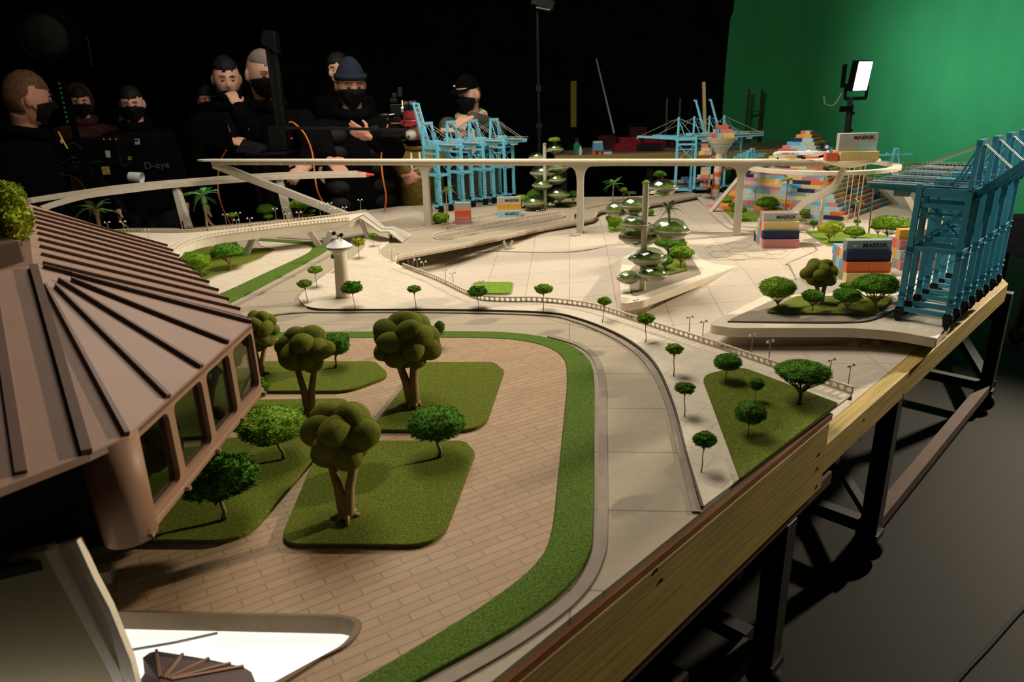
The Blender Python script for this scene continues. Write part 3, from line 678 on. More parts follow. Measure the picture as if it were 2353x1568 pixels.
street = [((1548, 865), 1550, 802, 19, 12, 'walk side'), ((1573, 958), 1574, 892, 22, 13, ''), ((1611, 1086), 1620, 1010, 25, 18, ''), ((1484, 787), 1484, 732, 19, 12, ''), ((1384, 741), 1389, 692, 15, 9, ''), ((1248, 716), 1249, 664, 20, 11, ''), ((1100, 711), 1097, 670, 21, 12, ''), ((956, 711), 951, 664, 15, 8, '')]
lbs = ['shrubby little tree on the near pavement, first past the lawn tip towards the rail', 'spiky little tree on the pavement directly left of the triangular lawn', 'little tree with windswept crown, nearest to the timber edge board', 'little round tree in front of the railing where the pavement bends', 'small sparse tree by the railing behind the curve of the street', 'little tree on the near pavement midway along the straight kerb', 'little flat tree in front of the small bright lawn pad', 'smallest tree on the pavement right of the radar tower']
for (bs, x, y, w, h, _), lb_ in zip(street, lbs): tree(bs, x, y, w, h, 'fluffy', 'leaf' if w < 21 else 'leaf_dark', lb_, ZW, group=GS)
tow = [((816, 710), 808, 661, 23, 14, 'bushy little tree in front of the radar tower base', 'leaf_dark', ZW), ((707, 697), 699, 652, 16, 9, 'little tree at the rounded street corner left of the tower', 'leaf', ZW), ((728, 662), 724, 620, 16, 8, 'little flat-topped tree left of the radar tower shaft', 'leaf', ZW), ((779, 626), 771, 589, 10, 7, 'tiny dark tree half hidden beside the radar tower shaft', 'leaf_dark', ZW), ((825, 596), 823, 556, 14, 9, 'little yellow-green tree right of the radar tower', 'leaf_yellow', ZW), ((857, 568), 857, 542, 10, 6, 'small tree at the foot of the folded ramp', 'leaf', ZW)]
for bs, x, y, w, h, lb_, lf, z in tow: tree(bs, x, y, w, h, 'fluffy', lf, lb_, z, group=GS)
GD = 'dense round trees in the foreground gardens'
dense = [((770, 846), 772, 790, 32, 25, 'dense', 'leaf_dark', 'dark round tree behind the second cloud tree on the back lawn', ZL), ((1006, 800), 1010, 752, 12, 14, 'dense', 'leaf_dark', 'dark tree peeping out behind the right side of the tallest cloud tree', ZP),
 ((576, 940), 590, 890, 26, 26, 'dense', 'leaf_dark', 'dark tree tucked behind the brown pavilion windows', ZL), ((652, 1056), 624, 976, 76, 46, 'dense', 'leaf', 'wide leafy tree leaning left on the dark lawn beside the pavilion', ZL), ((513, 1196), 500, 1096, 81, 52, 'fluffy', 'leaf_dark', 'spiky leafed tree nearest the brown pavilion on the dark lawn', ZL),
 ((1009, 1052), 1003, 972, 65, 40, 'dense', 'leaf_dark', 'neat dark oval tree at the back right corner of the large front lawn', ZL), ((398, 1143), 418, 1098, 22, 22, 'fluffy', 'leaf_dark', 'tree mostly hidden behind the pavilion window frame', ZL)]
for bs, x, y, w, h, kd, lf, lb_, z in dense: tree(bs, x, y, w, h, kd, lf, lb_, z, trunk='spread' if w > 60 and 0 else 'thin', tr=3.8, group=GD)
tri = [((1667, 878), 1672, 832, 31, 20, 'dense', 'leaf_dark', 'round tree at the tip of the triangular lawn', .9), ((1735, 924), 1739, 883, 16, 14, 'dense', 'leaf_dark', 'smallest ball tree in the middle of the triangular lawn', .9), ((1718, 1004), 1726, 948, 35, 26, 'dense', 'leaf_dark', 'lumpy double-crowned tree at the front of the triangular lawn', 1.1), ((1837, 928), 1846, 852, 62, 29, 'flat', 'leaf_dark', 'broad umbrella tree beside the railing on the triangular lawn', 1)]
for bs, x, y, w, h, kd, lf, lb_, tr in tri: tree(bs, x, y, w, h, kd, lf, lb_, ZT, trunk='thin' if kd == 'dense' else 'spread', tr=tr*1.3, group='trees on the triangular lawn')
pr_ = [((1788, 713), 1787, 661, 40, 24, 'dense', 'leaf', 'large round tree at the left end of the pier lawn'), ((1868, 714), 1868, 680, 24, 15, 'dense', 'leaf_dark', 'small round tree in front of the cloud tree on the pier lawn'), ((1948, 720), 1947, 678, 31, 17, 'dense', 'leaf_dark', 'flat round tree at the front edge of the pier lawn'), ((2011, 716), 2015, 652, 50, 25, 'flat', 'leaf_dark', 'wide umbrella tree on the pier lawn next to the cranes'), ((1956, 692), 1952, 657, 22, 9, 'flat', 'leaf_dark', 'low flat tree behind the others on the pier lawn'), ((2026, 694), 2040, 646, 22, 14, 'flat', 'leaf_dark', 'tree hidden behind the wide umbrella tree on the pier')]
for bs, x, y, w, h, kd, lf, lb_ in pr_: tree(bs, x, y, w, h, kd, lf, lb_, ZX, group='trees on the pier lawn', tr=1.2)
GF = 'spreading trees on the far lawns'
LB2 = L2+.006
farT = [((2040, 556), 2048, 512, 43, 18, 'flat', 'leaf', 'largest yellow-topped umbrella tree behind the near container stacks', LB2), ((2019, 546), 2016, 520, 14, 9, 'flat', 'leaf_dark', 'tree partly behind the largest far umbrella tree', LB2), ((1963, 557), 1964, 531, 23, 12, 'flat', 'leaf', 'umbrella tree on the far lawn left of the largest one', LB2), ((1905, 557), 1907, 524, 27, 14, 'flat', 'leaf_yellow', 'pale yellow-green umbrella tree on the far lawn', LB2), ((1917, 547), 1919, 517, 21, 10, 'flat', 'leaf', 'tree directly behind the pale yellow-green umbrella tree', LB2), ((1869, 533), 1871, 512, 9, 6, 'dense', 'leaf_dark', 'tiny ball tree beside the far road', L2), ((1967, 522), 1970, 509, 8, 5, 'flat', 'leaf_dark', 'tiny tree in front of the pyramid corner', L2),
 ((1759, 496), 1763, 465, 27, 13, 'flat', 'leaf_dark', 'dark umbrella tree in front of the pyramid face', LB2), ((1784, 496), 1786, 484, 15, 8, 'flat', 'leaf', 'low tree right of the dark umbrella tree before the pyramid', LB2), ((1673, 481), 1673, 458, 16, 8, 'flat', 'leaf', 'umbrella tree left of the third runway pillar', L2), ((1700, 508), 1698, 481, 18, 9, 'flat', 'leaf_dark', 'tree behind the third runway pillar', LB2), ((1687, 500), 1685, 471, 12, 6, 'flat', 'leaf_dark', 'smaller tree behind the third runway pillar', LB2), ((1842, 503), 1849, 488, 12, 8, 'flat', 'leaf', 'small tree at the foot of the slanted ribbed strut', L2),
 ((1415, 531), 1413, 508, 17, 11, 'dense', 'leaf', 'bushy tree on the small lawn at the bend of the long bridge', LB2), ((1407, 520), 1402, 502, 10, 8, 'dense', 'leaf_dark', 'tree behind the bushy one at the bend of the bridge', LB2), ((1491, 497), 1494, 488, 9, 8, 'dense', 'leaf', 'round bush right of the dome tower column', L2), ((1432, 463), 1433, 436, 9, 6, 'flat', 'leaf', 'small tree behind the dome tower between two palms', L1)]
for bs, x, y, w, h, kd, lf, lb_, z in farT: tree(bs, x, y, w, h, kd, lf, lb_, z, group=GF)
qy = [((1014, 515), 1013, 501, 20, 13, 'dense', 'leaf', 'round bush by the runway pillar on the quay', L1), ((1198, 480), 1198, 455, 17, 8, 'flat', 'leaf', 'tree left of the far dome tower', L1), ((1235, 472), 1234, 446, 24, 12, 'flat', 'leaf_dark', 'dark broad tree behind the far dome tower', L1), ((1317, 471), 1317, 446, 14, 8, 'flat', 'leaf_dark', 'umbrella tree right of the far dome tower', L1), ((1286, 474), 1286, 452, 15, 7, 'flat', 'leaf', 'tree under the lowest right dome of the far dome tower', L1), ((1266, 477), 1264, 459, 10, 8, 'flat', 'leaf_dark', 'small tree beside the far dome tower column', L1),
 ((618, 508), 612, 480, 21, 11, 'flat', 'leaf_dark', 'dark umbrella tree behind the left bridge', L1), ((617, 508), 616, 497, 11, 6, 'flat', 'leaf', 'small tree below the dark umbrella tree behind the left bridge', L1), ((695, 501), 693, 468, 30, 11, 'flat', 'leaf', 'broad bright umbrella tree behind the left bridge', L1), ((715, 499), 716, 484, 9, 5, 'flat', 'leaf_dark', 'small bush right of the broad bright umbrella tree', L1), ((707, 499), 710, 493, 12, 4, 'flat', 'leaf', 'low bush beneath the broad bright umbrella tree', L1), ((535, 516), 533, 494, 11, 6, 'flat', 'leaf', 'small tree on the left bridge edge by the orange cable', L1)]
for bs, x, y, w, h, kd, lf, lb_, z in qy: tree(bs, x, y, w, h, kd, lf, lb_, z, group='trees along the back of the model')
lf_ = [((529, 619), 521, 575, 37, 17, 'flat', 'leaf_dark', 'spreading tree under the left bridge', L1), ((462, 635), 454, 600, 30, 19, 'dense', 'leaf', 'loose paler tree at the edge of the brown roof', L1), ((430, 625), 420, 594, 30, 16, 'dense', 'leaf_dark', 'dark green tree cut by the edge of the brown roof', L1)]
for bs, x, y, w, h, kd, lf, lb_, z in lf_: tree(bs, x, y, w, h, kd, lf, lb_, z+.006, trunk='spread', group='trees under the left bridge')
isl_t = [((1564, 614), 1566, 578, 28, 16, 'flat', 'leaf', 'bright umbrella tree on the dome island lawn', ZI), ((1527, 622), 1529, 598, 17, 12, 'flat', 'leaf_dark', 'small dark tree close to the island domes', ZI), ((1534, 590), 1540, 556, 38, 14, 'flat', 'leaf_dark', 'dark broad tree behind the island domes', ZI)]
for bs, x, y, w, h, kd, lf, lb_, z in isl_t: tree(bs, x, y, w, h, kd, lf, lb_, z+.01, group='trees on the dome island')
# ---------------------------------------------------------------- cloud trees: mossy puffs on forked trunks
def puffmesh():
    rnd = random.Random(5); b = MB(); b.ell((0, 0, 0), 1, 26, 16)
    for i in range(2600):
        z = rnd.uniform(-1, 1); a = rnd.uniform(0, 2*PI); s = math.sqrt(1-z*z); q = V((s*math.cos(a), s*math.sin(a), z))
        x = q.cross(V((rnd.gauss(0, 1), rnd.gauss(0, 1), 1))).normalized(); d = (q+x*rnd.uniform(-.8, .8)).normalized()
        b.add([q*.99-x*.008, q*.99+x*.008, q*.99+d*rnd.uniform(.03, .065)], [(0, 1, 2)])
    return mesh_only(b, 'puff', 'moss')
PUFF = puffmesh()
def cloudtree(base, cx, cy, w, h, z, label, seed, n=15, fork=2, ps=.5):
    p = at(*base, z); d = depth(p); s = d/FPX; rnd = random.Random(seed)
    c = atD(cx, cy, d)-p; R, RZ = w*s*.95, h*s*.95
    t = thing('cloud_tree', label, 'tree', p, 0, 'cloud trees with mossy puffs')
    b = MB(); k = R/.075
    for i in range(fork):
        a = rnd.uniform(-.3, .3)+i*2*PI/fork+PI; x, y = math.cos(a), math.sin(a)*.6
        b.tube([(0, 0, -.001), (x*.006*k, y*.006*k, c.z*.16), (x*.012*k+c.x*.2, y*.012*k+c.y*.2, c.z*.4), (x*.026*k+c.x*.6, y*.026*k+c.y*.6, c.z*.72), (x*.034*k+c.x, y*.034*k+c.y, c.z*1.0)], [.013*k, .0125*k, .010*k, .0085*k, .008*k], 10)
    for i in range(6):
        a = i*2*PI/6+rnd.uniform(-.3, .3); l = rnd.uniform(.02, .036)*k
        b.tube([(0, 0, .016*k), (.010*k*math.cos(a), .010*k*math.sin(a), .007*k), (l*math.cos(a), l*math.sin(a), .002*k)], [.008*k, .007*k, .003*k], 7)
    b.build('trunk', 'bark', t, smooth=True)
    for i in range(n):
        zz = 1-2*(i+.5)/n; a = i*2.39996+rnd.uniform(-.2, .2); q = math.sqrt(1-zz*zz)
        r = ps*rnd.uniform(.85, 1.15); f = 1-r*.74
        pos = V((q*math.cos(a)*R*f, q*math.sin(a)*R*f, zz*RZ*f))+c
        inst('puff', PUFF, t, pos, (rnd.uniform(-.6, .6), rnd.uniform(-.6, .6), rnd.uniform(0, 3)), (R*r*1.2, R*r*.9, R*r*.84))
    return t
cloudtree((797, 1190), 784, 997, 88, 70, ZL, 'nearest cloud tree with big mossy puffs on the large front lawn', 11, 13, 2, .54)
cloudtree((950, 933), 934, 783, 77, 62, ZL, 'largest back cloud tree right of the plaza paths', 12, 20, 3, .42)
cloudtree((713, 950), 699, 802, 62, 50, ZL, 'middle cloud tree between the two left lawn pads', 13, 14, 2, .50)
cloudtree((600, 860), 596, 760, 45, 50, ZL, 'cloud tree half hidden by the corner of the brown roof', 14, 16, 2, .43)
cloudtree((1884, 698), 1884, 627, 39, 29, ZX, 'cloud tree standing on the far pier lawn', 15, 16, 2, .44)
# ---------------------------------------------------------------- palms
def frondmesh(seed, n=16, droop=.6, wide=.2):
    b = MB(); P = []
    for i in range(n+1):
        t = i/n; P.append(V((t*(1-.12*t), 0, .28*t-droop*t*t*1.1+.02)))
    b.tube(P, [.014*(1-.8*i/n)+.002 for i in range(n+1)], 5)
    for i in range(2, n+1):
        t = i/n; l = wide*(1.1-abs(t-.45)*1.25)
        for s in (-1, 1):
            p = P[i]; tip = p+V((l*.75, s*l, -l*.38)); w = V((.022, 0, 0))
            b.add([p-w, p+w, p.lerp(tip, .6)+w*.9+V((0, 0, .01)), tip, p.lerp(tip, .6)-w*.9+V((0, 0, .01))], [(0, 1, 2, 3, 4)])
    return mesh_only(b, 'frond', 'frond', False)
FR = [frondmesh(1, 16, .55), frondmesh(2, 16, .85, .18), frondmesh(3, 14, .4, .22)]
def palm(base, top, rad, z, label, n=13, leaf='frond', seed=0, thick=1.0, bp=None):
    p = bp or at(*base, z); d = depth(p); c = atD(*top, d)-p; r = rad*d/FPX; rnd = random.Random(seed+41)
    t = thing('palm_tree', label, 'palm tree', p, 0, 'palm trees')
    b = MB(); m = 12; tw = max(.0035, r*.055)*thick
    b.tube([V((c.x*k/m, c.y*k/m, c.z*k/m)) for k in range(m+1)], [tw*(1.2-.3*k/m)*(1.12 if k % 2 else 1) for k in range(m+1)], 8)
    b.build('trunk', 'bark', t, smooth=True)
    MB().ell(c-V((0, 0, r*.12)), (r*.13, r*.13, r*.24), 10, 7).build('crown_shaft', 'bark', t)
    for i in range(n):
        a = i*2.39996; e = rnd.uniform(-.25, .9)-(i/n)*.55+.3
        inst('frond', FR[i % 3], t, c, (0, -e, a), (r*rnd.uniform(.9, 1.1), r, r*1.0), leaf)
    return t
K('frond_green', (70, 140, 70), col2=(104, 160, 88), var=.2, scale=8, rough=.7)
palms = [((477, 530), (467, 452), 42, L1, 'green palm behind the left bridge with an orange cable beside it', 'frond_green'), ((233, 545), (221, 484), 45, L1, 'leaning palm rising behind the far edge of the brown roof', 'frond'), ((1029, 530), (1025, 440), 24, L1, 'tall slim palm on the long bridge in front of the blue cranes', 'frond'), ((1072, 505), (1069, 470), 16, L1, 'short palm before the orange and white container stack', 'frond_green'), ((994, 518), (992, 470), 10, L1, 'thin palm right beside the first runway pillar', 'frond'),
 ((1407, 466), (1410, 424), 25, L1, 'broad leafed green palm at the back, right of the second runway pillar', 'frond_green'), ((1441, 462), (1446, 445), 17, L1, 'low palm at the back just behind the near dome tower', 'frond_green'), ((1735, 508), (1736, 440), 14, L2, 'small palm left of the dark umbrella tree by the pyramid', 'frond'), ((1803, 496), (1811, 415), 23, L2, 'palm standing before the middle of the pyramid face', 'frond'), ((1971, 532), (1971, 468), 20, L2, 'palm in front of the right pyramid corner', 'frond'), ((1996, 538), (2008, 424), 20, L2, 'tallest palm, leaning, right of the pyramid', 'frond'), ((1708, 470), (1713, 404), 18, L2, 'palm behind the third runway pillar under the ring', 'frond')]
for i, (bs, tp, r, z, lb_, lf) in enumerate(palms): palm(bs, tp, r, z, lb_, leaf=lf, seed=i, thick=1.6 if i == 1 else 1)
# ================================================================ runway on tall pillars
PB = [at(985, 521, L1), None, at(1692, 541, L2)]
RD = (PB[2]-PB[0]); RD.z = 0; RD.normalize(); RN = V((-RD.y, RD.x, 0))
if RN.y > 0: RN = -RN
PB[1] = atV(1333, 561, PB[0], RD); print('pillar2', PB[1])
def rwp(x, y): return atV(x, y, PB[0], RD)
ra, rb = rwp(462, 366.5), rwp(1905, 366.5)
RZ = (ra.z*.35+rb.z*.65)
def rw(t): p = ra.lerp(rb, t); return p
R = thing('runway', 'long white elevated runway beam on T-shaped pillars ending in a round platform', 'runway', PB[0])
hw = .05
b = MB(); tip = ra-RD*.02
b.ngon([tip+RN*hw*.3, ra+RD*.05+RN*hw, rb+RN*hw, rb-RN*hw, ra+RD*.05-RN*hw, tip-RN*hw*.6], (0, 0, -.011)); b.build('deck', 'cream', R, world=True, bev=.002)
dz = V((0, 0, -.0115)); b = MB()
b.bar(ra+RD*.1+dz-V((0, 0, .011)), rb+dz-V((0, 0, .011)), .066, .022); b.build('beam', 'grey_cream', R, world=True)
for k in range(23):
    p = ra.lerp(rb, (k+.6)/23)+dz-V((0, 0, .011)); MB().box(p, (.005, .072, .0225), Matrix.Rotation(math.atan2(RD.y, RD.x), 3, 'Z')).build('rib', 'cream', R, world=True)
X = Matrix.Rotation(math.atan2(RD.y, RD.x), 3, 'Z')
for i, p in enumerate(PB):
    t = (p-ra).dot(RD)/(rb-ra).length; zt = rw(t).z-.034; b = MB(); H = zt-p.z
    prof = [(.021, 0), (.019, H*.78), (.021, H*.86), (.028, H*.93), (.045, H*.975), (.075, H)]
    P = []
    for w, z in prof:
        for a, c in ((-1, -1), (1, -1), (1, 1), (-1, 1)): P.append(V((p.x, p.y, p.z+z))+X @ V((a*w, c*.019, 0)))
    n = len(prof); b.add(P, [(k*4+j, k*4+(j+1) % 4, k*4+4+(j+1) % 4, k*4+4+j) for k in range(n-1) for j in range(4)]+[(3, 2, 1, 0), tuple(range(4*n-4, 4*n))])
    b.build('pillar', 'grey_cream', R, world=True, bev=.003)
dc = rb+RD*.10; dc.z = rb.z
MB().lathe([(.0, -.045), (.03, -.043), (.07, -.033), (.135, -.014), (.15, -.006), (.15, .002), (.0, .002)], dc, 40).build('round_platform', 'cream', R, world=True)
f0 = gnd(1801, 507); top = dc+V((-.02, 0, -.034)); b = MB()
cv = cat([f0, f0.lerp(top, .42)+V((.0, 0, -.012)), f0.lerp(top, .74)+V((.035, 0, -.035)), top-V((0.0, 0, .0))], 6)
for k in (-1, 0, 1):
    for a, c in zip(cv, cv[1:]): b.bar(a+RN*.022*k, c+RN*.022*k, .014, .034 if k else .026)
b.build('ribbed_strut', 'grey_cream', R, world=True)
e0 = at(872, 523, L1)-V((0, 0, 0)); e0 = at(800, 500, L1); s0 = ra+RD*.09+dz-V((0, 0, .02))
MB().bar(e0+V((0, 0, .01)), s0, .05, .05).build('diagonal_strut', 'grey_cream', R, world=True, bev=.003)
for k, (x, y) in enumerate(((1938, 500), (1947, 512), (1962, 508), (1972, 505))):
    q = gnd(x, y); MB().bar(q, V((q.x, q.y, dc.z-.03)), .004).build('hanger_cable', 'cream', R, world=True)
# ring track
RC, RR, RZ2 = V((1.985, 4.52, 1.098)), .435, 1.098
ring = thing('ring_track', 'pale circular track ring on slender supports round the container pyramid', 'track', (RC.x, RC.y, L2))
b = MB(); N_ = 64; b.strip([(RC.x+RR*math.cos(2*PI*k/N_), RC.y+RR*math.sin(2*PI*k/N_)) for k in range(N_)], .05, RZ2-.022, RZ2, True); b.build('ring', 'cream', ring, world=True, smooth=False)
def toring(a): return V((RC.x+RR*math.cos(a), RC.y+RR*math.sin(a), RZ2-.02))
for pxy, a in (((1884, 521), -1.75), ((1634, 486), 2.9), ((2112, 502), -.1), ((2060, 470), .7)):
    p = gnd(*pxy); q = toring(a)
    if pxy[0] == 1884: q = V((p.x, p.y, RZ2-.02))
    MB().bar(p, q, .014 if pxy[0] == 1884 else .03, .014 if pxy[0] == 1884 else .022).build('support', 'cream', ring, world=True)
b = MB()
for dzv in (0, -.03): b.bar(toring(-.15)+V((0, 0, dzv+.02)), atD(2353+120, 391-dzv*300, 5.3), .03, .012)
b.build('feeder_track', 'grey_cream', ring, world=True)
# ---------------------------------------------------------------- twin monorail beams at the left
mono = thing('monorail', 'pair of curved cream monorail beams with red end tips at the left', 'monorail', (*at(432, 527, L1)[:2], L1))
def mdep(x): return 4.05+.75*min(1, max(0, x-60)/420)
for pts, tipm in (([(40, 466), (70, 461), (180, 444), (300, 428), (460, 414), (640, 402), (822, 398)], 0), ([(95, 480), (130, 468), (200, 450), (300, 437), (400, 426), (640, 408), (842, 402)], 1)):
    ps = cat([atD(x, y, mdep(x)+(.06 if not tipm else 0)) for x, y in pts], 5); b = MB()
    for a, c in zip(ps, ps[1:]): b.bar(a, c, .026, .030)
    b.build('beam', 'cream', mono, world=True)
    d = (ps[-1]-ps[-2]).normalized(); MB().tube([ps[-1], ps[-1]+d*.012, ps[-1]+d*.055], [.015, .013, .005], 8).build('end_tip', 'red_tip', mono, world=True)
for bs, tp in (((432, 527), (406, 436)), ((664, 505), (642, 414))):
    p = at(*bs, L1); q = atD(*tp, mdep(tp[0])+.03); b = MB().bar(p, q, .055, .045, up=(0, 1, 0), w2=.044, h2=.04); b.build('pillar', 'grey_cream', mono, world=True, bev=.003)
    MB().bar(p.lerp(q, .02)+V((-.012, -.026, 0)), p.lerp(q, .22)+V((-.012, -.023, 0)), .008, .004, up=(0, 1, 0)).build('slot', 'black', mono, world=True)
# ================================================================ radar tower
p = at(792, 681, ZW); d = depth(p); zt = zup(p, 535); k = (zt-p.z)
t = thing('radar_tower', 'cream control tower with conical roof cap and radar horns on the pavement', 'tower', p)
MB().lathe([(.036, 0), (.034, .005), (.028, k*.45), (.025, k*.66), (.027, k*.70), (.034, k*.73)], n=24).build('shaft', 'cream', t, smooth=True)
MB().lathe([(.034, k*.73), (.047, k*.76), (.047, k*.79)], n=28).build('gallery', 'pole_grey', t)
b = MB()
for i in range(40): a = i*2*PI/40; b.box((.047*math.cos(a), .047*math.sin(a), k*.776), (.0016, .0035, .0085), Matrix.Rotation(a, 3, 'Z'))
b.build('window_band', 'kerb', t)
MB().lathe([(.051, k*.79), (.051, k*.80), (.02, k*.885), (.006, k*.905), (.004, k*.93), (.0, k*.935)], n=28).build('roof_cap', 'white', t, smooth=False)
b = MB().tube([(0, 0, k*.92), (0, 0, k*.96)], .003, 8); b.tube([(-.014, 0, k*.99), (0, 0, k*.96), (.014, 0, k*.96)], .0015, 6); b.build('mast', 'dark_metal', t)
for x, z in ((-.014, .995), (.014, .965)):
    MB().lathe([(.0075, -.006), (.008, 0), (.0075, .006)], (x, -.004, k*z), 12, Matrix.Rotation(PI/2, 3, 'X')).build('radar_horn', 'dark_metal', t)
# ================================================================ cranes
def beamX(b, a, c, w): b.bar(a, c, w)
def crane_proto(m, boom, name, trolley=True):
    """local x: gauge, boom towards +x; y along the rail"""
    t = thing('container_crane', 'crane', 'crane'); G, B, H, A = .075, .046, .455, .60
    for sx in (-1, 1):
        for sy in (-1, 1):
            x, y = sx*G, sy*B
            b = MB().bar((x, y, .045), (x*.96, y, H+.012), .018, .016, up=(0, 1, 0))
            for z in (.085, .105, .24, .262): b.box((x, y, z), (.023, .021, .005))
            for z in (.09, .246):
                for q in (-.006, 0, .006): b.box((x+q, y, z+.006), (.0014, .0215, .014))
            b.build('leg', m, t)
            g = MB().bar((x, y, .048), (x, y, .03), .022, .018, w2=.032, h2=.022)
            g.box((x, y, .020), (.018, .036, .020))
            for q in (-.013, -.005, .005, .013):
                g.lathe([(.006, -.006), (.006, .006)], (x, y+q, .0062), 8, Matrix.Rotation(PI/2, 3, 'Y')); g.box((x, y+q, .03), (.025, .002, .026))
            g.box((x, y-.02, .012), (.02, .004, .006)); g.box((x, y+.02, .012), (.02, .004, .006)); g.build('bogie', 'black_gear', t)
    for sy in (-1, 1):
        MB().bar((-G+.012, sy*B, .042), (G-.012, sy*B, .042), .012, .016).build('sill_beam', m, t)
        MB().bar((-G, sy*B, .255), (G, sy*B, .255), .013, .016).build('portal_beam', m, t)
        b = MB().bar((-G, sy*B, H-.012), (G, sy*B, H-.012), .013, .026); b.bar((-G, sy*B, H-.055), (G, sy*B, H-.055), .01, .014); b.build('girder_beam', m, t)
        b = MB()
        for s in (-1, 1): b.bar((s*G, sy*B, H-.05), (-s*G*.98, sy*B, .262), .005)
        b.bar((-G, sy*B, .36), (G, sy*B, .36), .006); b.build('cross_bracing', m, t)
    for sx in (-1, 1):
        MB().bar((sx*G, -B, .255), (sx*G, B, .255), .014, .016).build('portal_beam', m, t); MB().bar((sx*G, -B, H-.02), (sx*G, B, H-.02), .015, .028).build('girder_beam', m, t)
    b = MB()
    for y in (-.018, .018): b.bar((-G-.17, y, H-.004), (G+.02, y, H-.012), .010, .020, w2=.01, h2=.03)
    for k in range(9): b.bar((-G-.165+k*.04, -.018, H), (-G-.165+k*.04, .018, H), .004)
    b.build('backreach_girder', m, t)
    b = MB()
    for y in (-.03, .03): b.bar((-G-.17, y, H+.006), (G, y, H+.006), .011, .002)
    for y in (-.035, .035):
        b.bar((-G-.17, y, H+.022), (G, y, H+.022), .0016)
        for k in range(12): b.bar((-G-.168+k*.027, y, H+.006), (-G-.168+k*.027, y, H+.022), .0012)
    b.build('walkway_railing', 'cable_white', t)
    b = MB()                                                    # apex frame over the waterside legs
    for y in (-1, 1): b.bar((G*.95, y*.05, H), (G*.95, y*.034, A), .013, .013); b.bar((G*.95, y*.034, A-.01), (G*.2, y*.034, H), .005)
    b.bar((G*.95, -.042, A), (G*.95, .042, A), .016, .016); b.build('apex_frame', m, t)
    b = MB()
    for y in (-.015, .015): b.bar((G*.95, y, A), (-G-.15, y, H+.01), .0018); b.bar((G*.95, y, A), (-G*.5, y, H+.012), .0018)
    b.build('stay_cable', 'cable_white', t)
    ca, sa = math.cos(boom), math.sin(boom); o = V((G+.02, 0, H-.008)); L = .30
    def bp(s, h, y): return o+V((ca*s-sa*h, y, sa*s+ca*h))
    b = MB()
    for y in (-.022, .022): b.bar(bp(0, 0, y), bp(L, 0, y), .010, .022, w2=.009, h2=.015)
    for k in range(10): b.bar(bp(L*k/9, 0, -.022), bp(L*k/9, 0, .022), .005); 
    for k in range(0, 4): b.bar(bp(L*k/9, 0, -.022), bp(L*(k+1)/9, 0, .022), .003)
    b.bar(bp(L, -.012, -.024), bp(L, -.012, .024), .008, .014); b.build('boom', m, t)
    b = MB()
    if boom > .3:
        for y in (-.007, .007): b.bar(bp(.02, .004, y), bp(L*.93, .004, y), .0025)
        b.bar((G*.95, -.01, A), bp(.10, .01, -.01), .0025); b.bar((G*.95, .01, A), bp(.10, .01, .01), .0025)
        b.tube([bp(L*.45, .004, -.012), bp(L*.45, .004, .012)], .008, 8)
    else:
        for y in (-.015, .015): b.bar((G*.95, y, A), bp(L*.9, .01, y), .0016); b.bar((G*.95, y, A), bp(L*.45, .01, y), .0016)
    b.build('stay_cable', 'cable_white', t)
    MB().box((-G-.06, 0, H-.026), (.05, .032, .022)).box((-G-.04, 0, H-.012), (.03, .04, .008)).build('trolley_cab', 'c_steel grey' if m == 'crane_teal' else 'cream', t, bev=.002)
    MB().box((-G*.2, .0, H+.018), (.05, .05, .022)).build('machinery_house', m, t, bev=.002)
    return t
aR = math.atan2(-W.y, -W.x)                                      # boom towards the table's side
cr0 = crane_proto('crane_teal', math.radians(44), 'r')
c0 = (at(2170, 755, ZI)+at(2066, 735, ZI))/2; c0.z = ZI+.0005
G4 = 'teal cranes on the pier'
c0 = c0+U*.05
for k in range(4):
    lb_ = ('nearest teal gantry crane at the tip of the pier, boom raised', 'second teal gantry crane from the pier tip, boom raised', 'third teal gantry crane from the pier tip', 'farthest teal gantry crane at the back of the pier row')[k]
    if k == 0: cr0.location = c0; cr0.rotation_euler = (0, 0, aR); cr0['label'] = lb_; cr0['group'] = G4
    else: copy_thing(cr0, c0+U*.205*k, aR, lb_, 1, G4)
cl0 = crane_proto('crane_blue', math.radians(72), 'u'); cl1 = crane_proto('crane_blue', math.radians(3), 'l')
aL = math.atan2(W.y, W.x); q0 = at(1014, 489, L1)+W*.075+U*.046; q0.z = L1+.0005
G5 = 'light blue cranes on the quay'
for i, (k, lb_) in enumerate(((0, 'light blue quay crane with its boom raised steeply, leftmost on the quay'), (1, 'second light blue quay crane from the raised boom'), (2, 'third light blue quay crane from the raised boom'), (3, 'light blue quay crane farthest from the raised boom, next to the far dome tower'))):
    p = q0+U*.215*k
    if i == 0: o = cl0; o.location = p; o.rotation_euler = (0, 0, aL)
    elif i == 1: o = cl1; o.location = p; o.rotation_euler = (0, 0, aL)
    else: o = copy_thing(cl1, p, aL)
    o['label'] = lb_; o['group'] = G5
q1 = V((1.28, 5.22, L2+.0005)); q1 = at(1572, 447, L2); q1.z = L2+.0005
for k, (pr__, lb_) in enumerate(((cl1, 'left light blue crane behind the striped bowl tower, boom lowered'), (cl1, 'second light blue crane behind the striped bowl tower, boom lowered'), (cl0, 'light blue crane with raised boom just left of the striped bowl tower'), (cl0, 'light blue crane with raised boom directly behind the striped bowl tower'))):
    copy_thing(pr__, q1+V((.135, .055, 0))*k, aL+.5, lb_, .98, 'light blue cranes behind the runway')
